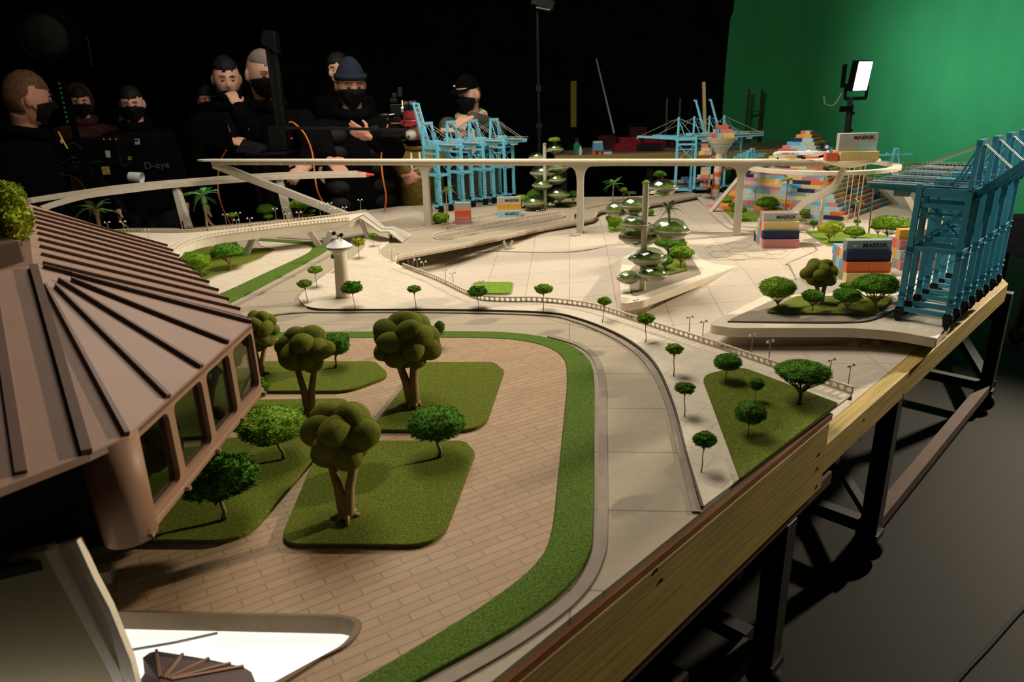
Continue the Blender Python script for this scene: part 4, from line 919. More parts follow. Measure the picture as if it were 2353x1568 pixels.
# small ring gantries
def mini():
    t = thing('gantry_crane', 'x', 'crane'); b = MB()
    for y in (-1, 1):
        for x in (-1, 1): b.bar((x*.022, y*.016, 0), (x*.008, y*.010, .085), .007)
    b.build('frame', 'crane_blue', t); MB().bar((-.10, 0, .052), (.10, 0, .052), .014, .010).build('boom', 'crane_blue', t); MB().box((0, 0, .087), (.024, .028, .008)).build('cap', 'crane_blue', t)
    MB().box((-.05, 0, .061), (.014, .012, .01)).build('cab', 'crane_blue', t); return t
mg = mini()
for i, (x, y, lb_) in enumerate(((1732, 379, 'small blue gantry on the ring, front one of the pair left of the airplane'), (1737, 366, 'small blue gantry on the ring, rear one of the pair left of the airplane'), (2014, 366, 'small blue gantry on the ring behind the round platform'), (2042, 379, 'small blue gantry at the right end of the ring'))):
    d = 4.45 if i in (0, 3) else 4.75
    a = (2.95, 2.5, .9, -.2)[i]; p = V((RC.x+RR*math.cos(a), RC.y+RR*math.sin(a), RZ2))
    if i == 0: o = mg; o.location = p; o['label'] = lb_; o['group'] = 'small blue gantries on the ring'
    else: o = copy_thing(mg, p, 0, lb_, 1, 'small blue gantries on the ring')
    o.rotation_euler = (0, 0, (.1, .1, -.2, -.1)[i])
# ================================================================ containers
def boxmesh(l, w, h, ribs=True):
    b = MB(); b.box((0, 0, h/2), (l, w, h))
    n = int(l/.006)
    if ribs:
        for s in (-1, 1):
            for k in range(n): b.box((-l/2+.005+k*(l-.01)/(n-1), s*w/2, h/2), (.002, .0012, h*.84))
        for k in range(5): b.box((-l/2, -w*.38+k*w*.19, h/2), (.0012, .003, h*.84)); b.box((l/2, -w*.38+k*w*.19, h/2), (.0012, .003, h*.84))
        for z in (.02, .98): b.box((0, 0, h*z), (l*1.004, w*1.02, h*.05))
    return mesh_only(b, 'container', 'c_grey', False)
CM = {}
def container(p, col, rz, size, label, group):
    if size not in CM: CM[size] = boxmesh(*size, ribs=size[0] > .09 and size[2] > .03)
    o = bpy.data.objects.new('shipping_container', CM[size]); COL.objects.link(o); o.location = p; o.rotation_euler = (0, 0, rz)
    o.material_slots[0].link = 'OBJECT'; o.material_slots[0].material = M['c_'+col]
    return tag(o, label, 'container', group)
def text(s, parent, loc, rot, size, m, ext=.0003, sx=1.0, bold=0.0, name='lettering', align='CENTER', shear=0):
    c = bpy.data.curves.new(name, 'FONT'); c.body = s; c.size = size; c.extrude = ext; c.offset = bold; c.align_x = align; c.align_y = 'CENTER'; c.materials.append(M[m]); c.shear = shear
    tmp = bpy.data.objects.new(name, c); COL.objects.link(tmp); me = bpy.data.meshes.new_from_object(tmp.evaluated_get(bpy.context.evaluated_depsgraph_get())); me.name = name
    bpy.data.objects.remove(tmp); o = bpy.data.objects.new(name, me); COL.objects.link(o); o.parent = parent; o.location = loc; o.rotation_euler = rot; o.scale = (sx, 1, 1); return o
def star(parent, loc, r, rot, m, n=7):
    b = MB()
    pts = []
    for k in range(2*n): a = PI/2+k*PI/n; q = r if k % 2 == 0 else r*.42; pts.append((q*math.cos(a), q*math.sin(a), 0))
    b.ngon(pts, (0, 0, .0004)); o = b.build('star_emblem', m, parent); o.location = loc; o.rotation_euler = rot; return o
def maersk(o, l, w, h, st=True):
    text('MAERSK', o, (l*.13, -w/2-.0014, h*.5), (PI/2, 0, 0), h*.58, 'lettering', sx=1.08, bold=h*.012)
    if st: star(o, (-l*.33, -w/2-.0016, h*.5), h*.24, (PI/2, 0, 0), 'c_pale blue')
BIG = (.178, .043, .043)
def stack(front, rz, rows, where, group, sz=BIG, half=()):
    """front: left-bottom-front corner; rows[level] = list of (row index, colours[, half-length pair])"""
    l, w, h = sz; R3 = Matrix.Rotation(rz, 3, 'Z')
    for lv, items in enumerate(rows):
        for r, col in items:
            cols = col.split('|'); n = len(cols); ll = l/n-(.001 if n > 1 else 0)
            for i, c in enumerate(cols):
                mk = c.endswith('*'); c = c.rstrip('*')
                q = V((l*(i+.5)/n, w*.5+w*1.03*r, h*1.012*lv)); p = front+R3 @ q
                num = {0: 'front', 1: 'second', 2: 'third', 3: 'fourth', 4: 'fifth', 5: 'sixth'}[int(r+.01)]
                lbl = '%s container%s, %s row, %s tier, %s' % (c, (' with dark lettering' if mk else (', left half' if i == 0 else ', right half') if n > 1 else ''), num, ('bottom', 'second', 'third', 'top')[lv], where)
                o = container(p, c, rz, (ll, w, h), lbl, group)
                if mk: maersk(o, l, w, h)
fa = at(1754, 571, L2+.001); ra_ = math.radians(-6)
stack(fa, ra_, [[(0, 'pink'), (1, 'yellow'), (2, 'sky blue'), (3, 'pink'), (4, 'navy')], [(.35, 'navy'), (1.35, 'pink'), (2.35, 'sky blue'), (3.35, 'yellow')], [(.7, 'yellow'), (1.7, 'coral'), (2.7, 'pale blue')], [(1.05, 'grey*'), (2.05, 'pink')]], 'stack on hexagon paving', 'container stack on the hexagon paving')
fb = at(1943, 652, ZI if 0 else L2+.001)
stack(fb, ra_, [[(0, 'yellow|yellow'), (1, 'steel grey'), (2, 'amber'), (3, 'sky blue'), (4, 'grey'), (5, 'pink')], [(.3, 'orange|orange'), (1.3, 'sky blue'), (2.3, 'pale blue'), (3.3, 'steel grey')], [(.6, 'navy|navy'), (1.6, 'yellow'), (2.6, 'pink'), (3.6, 'sky blue')], [(.9, 'steel grey*')]], 'stack behind pier lawn', 'container stack behind the pier lawn')
fc = at(2067, 623, L2+.001)
stack(fc, ra_, [[(0, 'pink'), (1, 'steel grey'), (2, 'yellow'), (3, 'grey'), (4, 'pink'), (5, 'navy')], [(.4, 'grey'), (1.4, 'amber'), (2.4, 'sky blue'), (3.4, 'grey'), (4.4, 'yellow')], [(.8, 'pink'), (1.8, 'coral'), (2.8, 'pale blue')], [(1.2, 'amber')]], 'stack beside teal cranes', 'container stack beside the teal cranes')
fd = at(1143, 500, L1+.001)
stack(fd, -.02, [[(0, 'pale blue*'), (1, 'steel grey')], [(.3, 'amber'), (1.3, 'grey')], [(.6, 'grey*')]], 'quay stack by far dome tower', 'container stack on the quay', (.158, .042, .042))
fe = at(1046, 516, L1+.001)
stack(fe, -.02, [[(0, 'pink'), (1, 'coral')], [(.3, 'orange'), (1.3, 'grey')], [(1.0, 'grey')]], 'quay stack by short palm', 'small container stack on the quay', (.097, .042, .042))
pd = V((dc.x-.10, dc.y-.11, dc.z+.003))
stack(pd, -.12, [[(0, 'yellow|yellow'), (1.0, 'pink'), (2, 'amber')], [(1.0, 'grey|pale blue')], [(1.0, 'grey*')]], 'on round runway platform', 'containers on the round runway platform', (.19, .044, .044))
container(V((pd.x-.036, pd.y+.03, pd.z)), 'coral', -.12, (.06, .044, .04), 'coral container at the left of the round runway platform', 'containers on the round runway platform')
# stepped pyramid of small containers: front face along W, right face along U
rnd = random.Random(8); l, w, h = .122, .0215, .0229
PC = at(1935, 508, L2); PC.z = L2+.001; names = list(CONT); NL = 22; GP = 'small containers of the stepped pyramid'
COLW = ['orange', 'coral', 'pink', 'pink', 'yellow', 'yellow', 'amber', 'navy', 'sky blue', 'sky blue', 'pale blue', 'pale blue', 'pale blue', 'grey', 'grey', 'grey', 'steel grey']
lev = ['bottom']+[x for x in ORD[1:]]+['twenty-first', 'twenty-second']
base = .93; step = .0206
PYR = []
for k in range(NL):
    z = PC.z+k*h*1.004; e = base-2*step*k; last = None
    c0_ = PC+(U+W)*(step*k); c0_.z = z
    nf = max(1, int(round(e/l-.2))); lf = e/nf
    for face in (0, 1):
        A_ = W if face == 0 else U; Bn = U if face == 0 else W
        e2 = e if face == 0 else e-w*1.05
        n2 = max(1, int(round(e2/l))) if e2 > .02 else 0
        off = 0 if k % 2 else .0
        cuts = [0]+[min(e2, (i+(.5 if k % 2 else 0))*e2/n2) for i in range(1 if not k % 2 else 0, n2+1)]
        cuts = sorted(set(round(x, 4) for x in cuts)); 
        if cuts[-1] < e2-.001: cuts.append(e2)
        for i in range(len(cuts)-1):
            a, c_ = cuts[i], cuts[i+1]
            if c_-a < .012: continue
            m_ = (a+c_)/2+(0 if face == 0 else w*1.05)
            p = c0_+A_*m_+Bn*(w/2); p.z = z
            if False: continue
            col = rnd.choice([x for x in COLW if x != last]); last = col
            PYR.append((p, col, math.atan2(A_.y, A_.x), (round(c_-a-.0008, 4), w, h), 'small %s container, %s from the near corner, %s course, pyramid %s face' % (col, ORD[i], lev[k], 'front' if face == 0 else 'right')))
TOPS = [('coral', (.012, .012)), ]
for p, col, rz, sz, lb_ in PYR: container(p, col, rz, sz, lb_, GP)
b = MB()
for k in range(NL):
    e = base-2*step*k; c0_ = PC+(U+W)*(step*k+w*1.06); e -= w*1.1
    if e < .03: continue
    f = c0_
    pts = [f, f+U*e, f+(U+W)*e, f+W*e]; b.prism([q[:2] for q in pts], PC.z+k*h*1.004, PC.z+k*h*1.004+h)
tag(b.build('pyramid_core', 'c_grey', origin=PC), 'grey stepped core inside the small container pyramid', 'pyramid')
# ================================================================ dome towers
def lens(b, r, up, lo, hole, part):
    if part == 'dome': return b.lathe([(r*.97, 0), (r*.86, up*.40), (r*.66, up*.78), (r*.42, up*.97), (hole*r, up)], n=32)
    if part == 'bowl': return b.lathe([(r*.2, -lo), (r*.45, -lo*.95), (r*.72, -lo*.66), (r*.9, -lo*.25), (r*.97, 0)], n=32)
def pod_parts(): pass
def domes(base, topy, zb, label, pods, colr, seed):
    p = at(*base, zb); d = depth(p); H = zup(p, topy)-p.z; rnd = random.Random(seed)
    t = thing('dome_tower', label, 'dome tower', p)
    MB().lathe([(colr*1.0, 0), (colr, H), (colr*.6, H)], n=20).build('column', 'grey_cream', t, smooth=False)
    MB().ell((0, 0, H), (colr*1.2, colr*1.2, colr*.8), 12, 8, fn=noisy(1, .3, 2, seed)).build('moss_cap', 'leaf', t)
    out = []
    for (x, y, hw_, dd) in pods:
        c = atD(x, y, d+dd)-p; r = hw_*(d+dd)/FPX; up = r*.58; lo = r*.50
        b = MB(); b.lathe([(r*.955, -.006*r/.05), (r*1.0, -.005*r/.05), (r*1.02, 0), (r*1.0, .003*r/.05), (r*.955, .003*r/.05), (r*.955, -.006*r/.05)], n=40)
        o = b.build('pod', 'pod_grey', t, smooth=True); o.location = c; o.rotation_euler = (rnd.uniform(-.04, .04), rnd.uniform(-.05, .05), 0)
        g = lens(MB(), r, up, lo, .34, 'dome').build('glass_dome', 'glass', o, smooth=True)
        g = lens(MB(), r, up, lo, .2, 'bowl').build('glass_bowl', 'glass', o, smooth=True)
        b = MB(); b.ell((0, 0, -.06*r), (r*.84, r*.84, r*.36), 22, 12, fn=noisy(1, .22, 1.8, rnd.random()*9)); b.ell((r*rnd.uniform(-.3, .3), r*rnd.uniform(-.3, .3), r*.05), (r*.45, r*.45, r*.36), 14, 9, fn=noisy(1, .25, 2.2, rnd.random()*9)); b.build('moss_mound', 'moss_green', o, smooth=True)
        MB().bar((0, 0, -.006), (-c.x*.8, -c.y*.8, -.006), .01, .008).build('arm', 'grey_cream', o)
        out.append((p+c, r))
    return out
A1 = domes((1476, 667), 420, ZI+.0025, 'near dome tower with glass plant pods on its column', [(1523.5, 433, 33.6, 0), (1458, 474, 33.6, -.05), (1419, 483, 30, .02), (1460, 515, 33, -.06), (1471, 541, 49, .06), (1539, 529, 45.5, -.02), (1491, 594, 40, -.05), (1444, 639, 26.5, -.02), (1501, 631, 33, -.08), (1458, 594, 15, .06)], .0125, 3)
A2 = domes((1253, 479), 332, L1+.005, 'far dome tower with pale glass plant pods behind the runway', [(1276, 343, 19, 0), (1235, 362, 20, .02), (1282, 385, 26, .02), (1250, 398, 32, .05), (1278, 413, 21.5, -.02), (1246, 426, 23, -.05), (1283, 447, 25.5, -.02), (1227, 466, 25.5, -.06), (1266, 470, 11, -.03)], .012, 5)
tree(None, 1516, 400, 15, 8, 'flat', 'leaf_dark', 'umbrella tree growing out of the top pod of the near dome tower', bp=A1[0][0]+V((0, 0, A1[0][1]*.2)), group='trees on the dome pods')
tree(None, 1274, 321, 14, 6, 'flat', 'leaf', 'bright little tree in the top pod of the far dome tower', bp=A2[0][0]+V((0, 0, A2[0][1]*.2)), group='trees on the dome pods')
palm(None, (1537, 482), 30, 0, 'feathery palm growing out of the large right pod of the near dome tower', 16, 'frond', 77, 1.2, bp=A1[5][0]+V((0, 0, A1[5][1]*.2)))
# ================================================================ striped bowl tower
p = at(1641, 461, L2); d = depth(p); zt = zup(p, 348); H = zt-p.z; s = d/FPX
t = thing('bowl_tower', 'striped orange and cream tower crowned by a wide bowl of containers', 'tower', p)
b = MB(); b2 = MB(); n = 12; lean = s*7
for k in range(n):
    z = H*k/n; x = lean*k/n; (b if k % 3 else b2).lathe([(s*8.6, 0), (s*9.4, H/n*.86), (s*7.6, H/n*.9), (s*7.6, H/n)], (x, 0, z), 20)
b.build('column_ring', 'cream', t); b2.build('column_band', 'c_orange', t)
MB().lathe([(s*9, -s*6), (s*13.4, 0), (s*20.4, s*9), (s*26, s*17), (s*34, s*30), (s*33, s*30.4), (s*24, s*22), (0, s*21)], (lean, 0, H), 32).build('bowl', 'cream', t)
for r0, z0 in ((20.0, 8), (25.2, 15.5)): MB().lathe([(s*r0, s*z0), (s*(r0+1.4), s*(z0+2.2))], (lean, 0, H), 32).build('blue_band', 'crane_blue', t)
plates = []
for x, y, hw_, dd in ((1618, 357, 19, -.05), (1619, 411, 20, -.08), (1619, 430, 13, -.08), (1670, 386, 21, -.05)):
    c = atD(x, y, d+dd)-p; r = hw_*s; o = MB().lathe([(0, -.01), (r*.5, -.010), (r*.95, -.001), (r, .003), (r*.9, .003), (0, 0)], c, 24).build('plate', 'c_orange', t)
    MB().bar((c.x, c.y, c.z-.005), (lean*c.z/H, 0, c.z-.012), .014, .012).build('plate_arm', 'c_orange', t); plates.append((p+c, r))
GB = 'containers on the striped bowl tower'
def cb(x, y, dd, l_, hh, col, lb_):
    q = atD(x, y, d+dd); container(q, col, -.1, (round(l_*s, 4), round(10*s, 4), round(hh*s, 4)), lb_, GB)
bt = p+V((lean, 0, H+s*22))
def bowlc(dx, dy, lv, l_, col, lb_): container(bt+V((dx*s, dy*s, s*.3+lv*8.5*s)), col, -.1, (round(l_*s, 4), round(9*s, 4), round(8.3*s, 4)), lb_, GB)
for a in ((12, -4, 1, 27, 'yellow', 'yellow container at the front of the bowl tower top'), (-6, -4, 1, 9, 'pale blue', 'pale blue container beside the yellow one in the bowl'), (-19, -4, 1, 8, 'coral', 'coral container end at the left of the bowl'), (10, 3, 2, 28, 'pink', 'pink container on the second tier in the bowl'), (-9, 3, 2, 6, 'sky blue', 'blue container end on the second tier in the bowl'), (-16, 3, 2, 5, 'grey', 'grey container end on the second tier in the bowl'), (1, 5, 3, 27, 'coral', 'coral container topmost on the bowl tower'), (0, 6, 0, 44, 'grey', 'grey container hidden low in the bowl'), (12, -4, 0, 30, 'amber', 'amber container low in the bowl'), (-10, -4, 0, 14, 'grey', 'grey container low left in the bowl')): bowlc(*a)
def plc(i, dx, dy, lv, l_, col, lb_, wd=9): container(plates[i][0]+V((dx*s, dy*s, .0035+lv*8.1*s)), col, -.1, (round(l_*s, 4), round(wd*s, 4), round(8*s, 4)), lb_, GB)
for a in ((0, -6, 0, 0, 12, 'yellow', 'yellow container on the upper left plate'), (0, 7, 0, 0, 14, 'grey', 'grey container on the upper left plate'), (0, 2, 0, 1, 18, 'yellow', 'yellow container second tier on the upper left plate'), (0, 0, 0, 2, 15, 'pink', 'pink container topmost on the upper left plate'), (1, 0, 0, 0, 18, 'pink', 'pink container on the middle left plate'), (1, 14, 0, 0, 8, 'pale blue', 'pale blue container at the right of the middle left plate'), (1, -13, 0, 0, 7, 'pale blue', 'pale blue container at the left of the middle left plate'), (1, 0, 0, 1, 18, 'yellow', 'yellow container on top of the pink one'), (1, 0, 0, 2, 18, 'grey', 'white grey container topmost on the middle left plate'), (2, -7, 0, 0, 6, 'sky blue', 'blue container on the lowest plate'), (2, 0, 0, 0, 7, 'pink', 'pink container on the lowest plate'), (2, 8, 0, 0, 7, 'grey', 'grey container on the lowest plate'), (3, -6, 0, 0, 17, 'pale blue', 'pale blue container on the right plate'), (3, 9, 0, 0, 12, 'pink', 'pink container on the right plate')): plc(*a)
# ================================================================ container ship behind
p = at(1580, 441, L1); d = depth(p)+.25; s = d/FPX; p = atD(1578, 436, d)
t = thing('container_ship', 'small light blue ship with dark lettering behind the far blue cranes', 'ship', (p.x, p.y, L2))
p = V((p.x, p.y, L2)); b = MB(); n = 10; P = []
for i in range(n+1):
    x = -.16+.32*i/n; wv = .03*(1-abs(2*i/n-1)**4*.8); P += [(x, -wv, .05), (x, -wv*.7, .0), (x, wv*.7, .0), (x, wv, .05)]
b.add(P, [(i*4+j, i*4+4+j, i*4+4+(j+1) % 4, i*4+(j+1) % 4) for i in range(n) for j in range(4)]+[(0, 1, 2, 3), (4*n+3, 4*n+2, 4*n+1, 4*n)]); b.build('hull', 'crane_blue', t)
MB().box((0, 0, .058), (.29, .046, .015)).build('deck_band', 'cloth_red', t)
text('MAERSK', t, (0, -.0315, .026), (PI/2, 0, 0), .036, 'lettering', sx=1.3, bold=.0006)
MB().box((.12, 0, .085), (.03, .04, .05)).box((.12, 0, .115), (.018, .03, .012)).build('bridge_house', 'cream', t)
for i, (x, lv, col) in enumerate(((-.11, 0, 'pink'), (-.05, 0, 'grey'), (.01, 0, 'pale blue'), (.065, 0, 'yellow'), (-.02, 1, 'sky blue'), (.045, 1, 'sky blue'))):
    container(p+V((x, 0, .0662+lv*.0235)), col, 0, (.052, .042, .023), '%s container on the small blue ship, %s' % (col, ('at the bow', 'second from the bow', 'amidships', 'next to the bridge house', 'upper left tier', 'upper right tier')[i]), 'containers on the small blue ship')
# ================================================================ airplane
q0_, q1_ = rwp(1777, 352), rwp(1905, 353); t0 = (q0_-ra).dot(RD)/(rb-ra).length; pz = rw(t0).z
L = (q1_-q0_).length; c = (q0_+q1_)/2; c = V((c.x, c.y, pz+.0005))
t = thing('airplane', 'white model airplane with dark blue star tail parked on the runway', 'airplane', c, math.atan2(RD.y, RD.x))
r = L*.052; zc = r*1.9
b = MB(); b.tube([(-L*.5, 0, zc-r*.35), (-L*.49, 0, zc-r*.2), (-L*.46, 0, zc), (-L*.40, 0, zc), (L*.2, 0, zc), (L*.36, 0, zc+r*.2), (L*.5, 0, zc+r*.5)], [r*.1, r*.5, r*.85, r, r, r*.75, r*.15], 14); b.build('fuselage', 'white', t, smooth=True)
b = MB().ngon([(L*.33, 0, zc+r*.8), (L*.45, 0, zc+r*.7), (L*.51, 0, zc+r*4.2), (L*.46, 0, zc+r*4.2)], (0, .003, 0)); tf = b.build('tail_fin', 'c_navy', t)
star(tf, (L*.445, -.0008, zc+r*2.4), r*.95, (PI/2, 0, 0), 'white', 8)
for sgn in (-1, 1):
    MB().ngon([(-L*.06, sgn*r*.6, zc-r*.4), (L*.08, sgn*r*.6, zc-r*.4), (L*.22, sgn*L*.40, zc+r*.5), (L*.18, sgn*L*.40, zc+r*.5)], (0, 0, .003)).build('wing', 'white', t)
    MB().ngon([(L*.38, sgn*r*.3, zc+r*.5), (L*.47, sgn*r*.3, zc+r*.5), (L*.51, sgn*L*.14, zc+r*.8), (L*.48, sgn*L*.14, zc+r*.8)], (0, 0, .002)).build('tailplane', 'white', t)
    MB().tube([(-L*.08, sgn*L*.12, zc-r*.9), (-L*.05, sgn*L*.12, zc-r*.9), (L*.03, sgn*L*.12, zc-r*.8)], [r*.48, r*.55, r*.35], 12).build('engine', 'c_navy', t, smooth=True)
b = MB()
for x, y in ((-L*.41, 0), (L*.03, -r), (L*.03, r), (L*.07, -r), (L*.07, r)): b.bar((x, y, zc-r*.7), (x, y, r*.3), .003); b.lathe([(r*.32, -.003), (r*.32, .003)], (x, y, r*.33), 10, Matrix.Rotation(PI/2, 3, 'X'))
b.build('landing_gear', 'rubber', t)
text('MAERSK  AIR', t, (-L*.24, -r-.0006, zc+r*.25), (PI/2, 0, 0), r*.75, 'lettering')
# tiny figure on the bridge
p = at(1322, 504, L1); hgt = zup(p, 490)-p.z; t = thing('figurine', 'tiny dark standing figurine on the long bridge deck', 'figurine', p)
b = MB(); k = hgt
b.tube([(-.1*k, 0, 0), (-.07*k, 0, .25*k), (-.03*k, 0, .5*k)], [.05*k, .05*k, .07*k], 6); b.tube([(.1*k, 0, 0), (.07*k, 0, .25*k), (.03*k, 0, .5*k)], [.05*k, .05*k, .07*k], 6)
b.tube([(0, 0, .45*k), (0, 0, .65*k), (0, 0, .84*k)], [.10*k, .12*k, .05*k], 8); b.tube([(-.11*k, 0, .8*k), (-.18*k, 0, .6*k), (-.1*k, -.06*k, .47*k)], .035*k, 5); b.tube([(.11*k, 0, .8*k), (.17*k, 0, .6*k), (.17*k, 0, .42*k)], .035*k, 5); b.ell((0, 0, .93*k), (.06*k, .065*k, .08*k), 8, 6)
b.build('body', 'cloth_grey', t, smooth=True)
# ================================================================ brown pavilion in front
ZE, VA = 1.15, V((-.824, 1.188, 1.30)); E1, E2, E3 = at(578, 742, ZE), at(290, 1003, ZE), at(205, 1043, ZE)
RDG = V((-.5527, .8333, 0)); E0 = E1+RDG*1.0; VB = VA+RDG*1.05; E4 = at(-160, 1186, ZE)
PV = thing('pavilion', 'brown standing-seam roofed pavilion with slanted row of windows, close in front', 'building', (-.7, 1.0, L1))
VC = VA+(E4-E3)*.9; VC.z = VA.z
b = MB(); th = V((0, 0, -.012))
for f in ([VA, VB, E0, E1], [VA, E1, E2], [VA, E2, E3], [VA, E3, E4, VC]): b.ngon(f, (0, 0, -.010))
Wst = V((-2.3, .9, ZE)); b.ngon([VC, E4, Wst], (0, 0, -.01)); b.ngon([VA, VC, Wst], (0, 0, -.01)); b.ngon([VA, Wst, VB], (0, 0, -.01))
b.build('roof', 'roof', PV, world=True)
def rib(a, c, nrm_, w=.010, h=.012, w0=None):
    b = MB().bar(a+nrm_*h*.4, c+nrm_*h*.4, w0 or w, h, up=nrm_, w2=w, h2=h); b.build('roof_seam', 'roof_rib', PV, world=True)
nA = (VB-VA).cross(E1-VA); nA = nA if nA.z > 0 else -nA; nA.normalize()
for k in range(11):
    e = E1+RDG*(.018+.098*k); a = VA+RDG*(((e-VA).dot(RDG))); a.z = VA.z
    if (e-VA).dot(RDG) < 0: a = VA+RDG*.0
    rib(a.lerp(e, .04), e+(e-a).normalized()*.006, nA, .007, .007)
nB = (E1-VA).cross(E2-VA); nB = nB if nB.z > 0 else -nB; nB.normalize()
for k in range(5): e = E1.lerp(E2, .004+k*.249); rib(VA.lerp(e, .16+.03*(k % 2)), e, nB, .007, .008, .004)
nC = (E2-VA).cross(E4-VA); nC = nC if nC.z > 0 else -nC; nC.normalize()
for px_ in ((200, 1045), (50, 1095), (-80, 1150)): e = at(*px_, ZE); a = VA+(e-at(200, 1045, ZE))*.9; a.z = VA.z; rib(a.lerp(e, .02), e, nC, .012, .009, .012)
# window wall between E1 and E2
zb1, zb2 = 1.004, 1.014; zb = 1.008
F1, F2 = V((E1.x, E1.y, zb)), V((E2.x, E2.y, zb)); nw = 4; D_ = (E2-E1)
def wl_(t, z): p = E1+D_*t; return V((p.x, p.y, z))
b = MB(); th_ = V((-.014, 0, 0)); top, bot = ZE-.004, zb
panes = []
for k in range(nw):
    t0, t1 = k/nw, (k+1)/nw; m = .012/nw*4
    ro = [(t0, bot), (t1, bot), (t1, top), (t0, top)]; ln = D_.length
    inn = [q for q in rp([((t0*ln+.009), bot+.014, .014), ((t1*ln-.009), bot+.014, .014), ((t1*ln-.009), top-.012, .014), ((t0*ln+.009), top-.012, .014)], 5)]
    O = [V(wl_(t, z)) for t, z in ro]; I = [wl_(s_/ln, z) for s_, z in inn]; m_ = len(I)
    vs = []
    for off in (V((0, 0, 0)), th_): vs += [p+off for p in O]+[p+off for p in I]
    N4 = 4+m_; q_ = m_//4; F = []
    for c_ in range(4):
        seq = [4+(c_*q_+j) % m_ for j in range(q_)]+[4+((c_+1)*q_) % m_]
        for a_, d_2 in zip(seq[:-1], seq[1:]):
            if a_ == seq[-2]: F.append((c_, (c_+1) % 4, d_2, a_))
            else: F.append((c_, d_2, a_))
    F2_ = [tuple(N4+i for i in f[::-1]) for f in F]; S_ = [(4+i, 4+(i+1) % m_, N4+4+(i+1) % m_, N4+4+i) for i in range(m_)]
    b.add(vs, F+F2_+S_); panes.append([p+th_*.6 for p in I])
b.build('window_frame', 'roof_frame', PV, world=True, rec=True)
for pn in panes: MB().ngon(pn, (-.001, 0, 0)).build('window_pane', 'pane', PV, world=True)
b = MB(); b.bar(wl_(-.02, zb-.004)+V((-.01, 0, 0)), wl_(1.0, zb-.004)+V((-.01, 0, 0)), .022, .012); b.build('sill', 'roof_frame', PV, world=True, bev=.003)
for k in range(5): MB().box(wl_(k*.249+.01, zb-.006)+V((.004, 0, 0)), (.008, .006, .006)).build('sill_bolt', 'roof_frame', PV, world=True)
cc = E2.lerp(E3, .5)+V((-.022, .03, 0)); MB().lathe([(.034, zb-.012), (.036, ZE-.003)], (cc.x+.004, cc.y, 0), 24).build('corner_column', 'roof_frame', PV, world=True, smooth=True)
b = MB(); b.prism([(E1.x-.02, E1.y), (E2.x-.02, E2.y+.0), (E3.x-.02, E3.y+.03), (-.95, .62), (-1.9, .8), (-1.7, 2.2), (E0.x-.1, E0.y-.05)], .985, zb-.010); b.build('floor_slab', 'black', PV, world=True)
b = MB(); b.ngon([V((E3.x-.03, E3.y+.05, zb)), V((-.95, .66, zb)), V((-.95, .66, ZE-.02)), V((E3.x-.03, E3.y+.05, ZE-.02))], (0, .01, 0)); b.build('recess_shade_panel', 'black', PV, world=True)  # black panel painting the shade of the open recess
# planter and shrub on the ridge
pb = VA+RDG*.12+V((-.035, -.02, .0))
MB().box(VA+RDG*.07+V((-.06, -.035, .012)), (.07, .10, .05), Matrix.Rotation(-.6, 3, 'Z')).build('planter_box', 'roof_rib', PV, world=True, bev=.004)
d = depth(pb); cs = atD(14, 512, d); t = thing('shrub', 'yellow-green clipped shrub on top of the brown pavilion roof at the left edge', 'shrub', VA+RDG*.07+V((-.06, -.035, .037)))
for dx, dy, rr, lf in ((0, 0, 48, 'leaf_yellow'), (-8, -55, 42, 'leaf_yellow'), (-25, 50, 44, 'leaf')):
    c = atD(18+dx, 512+dy, d); rr = rr*d/FPX; inst('foliage', CR['fluffy'][0], t, c-t.location, (0, 0, dx), (rr, rr, rr*.9), lf)
# cream pier under the pavilion
PY = .755
def pz_(x, y, Y=PY): r = ray(x, y); return CAM+r*(Y/r.y)
pi = thing('support_pier', 'cream tapered pier carrying the brown pavilion, at the lower left corner', 'pier', (*pz_(200, 1568, .8)[:2], L1))
def face(pts, m, nm, Y=PY, t=(0, .05, 0)): MB().ngon([pz_(x, y, Y) for x, y in pts], t).build(nm, m, pi, world=True, bev=.001)
face([(-260, 1330), (0, 1296), (104, 1264), (300, 1640), (330, 1750), (-260, 1750)], 'pier_cream_shade', 'pier_body', PY+.012, (0, .02, 0))
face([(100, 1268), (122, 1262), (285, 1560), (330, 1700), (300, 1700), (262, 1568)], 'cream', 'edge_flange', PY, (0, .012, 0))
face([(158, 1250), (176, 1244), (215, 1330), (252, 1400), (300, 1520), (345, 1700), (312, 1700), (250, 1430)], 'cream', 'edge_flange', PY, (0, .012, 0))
face([(120, 1262), (160, 1250), (250, 1430), (285, 1560), (320, 1700)], 'grey_cream', 'recess_web', PY+.006, (0, .01, 0))
q = at(232, 1345, ZP); o = MB().box((q.x, q.y+.012, ZP+.012), (.03, .03, .024), Matrix.Rotation(.3, 3, 'Z')).build('grey_block', 'pole_grey', origin=(q.x, q.y, ZP), bev=.001); tag(o, 'small grey block on the plaza behind the cream pier', 'block')
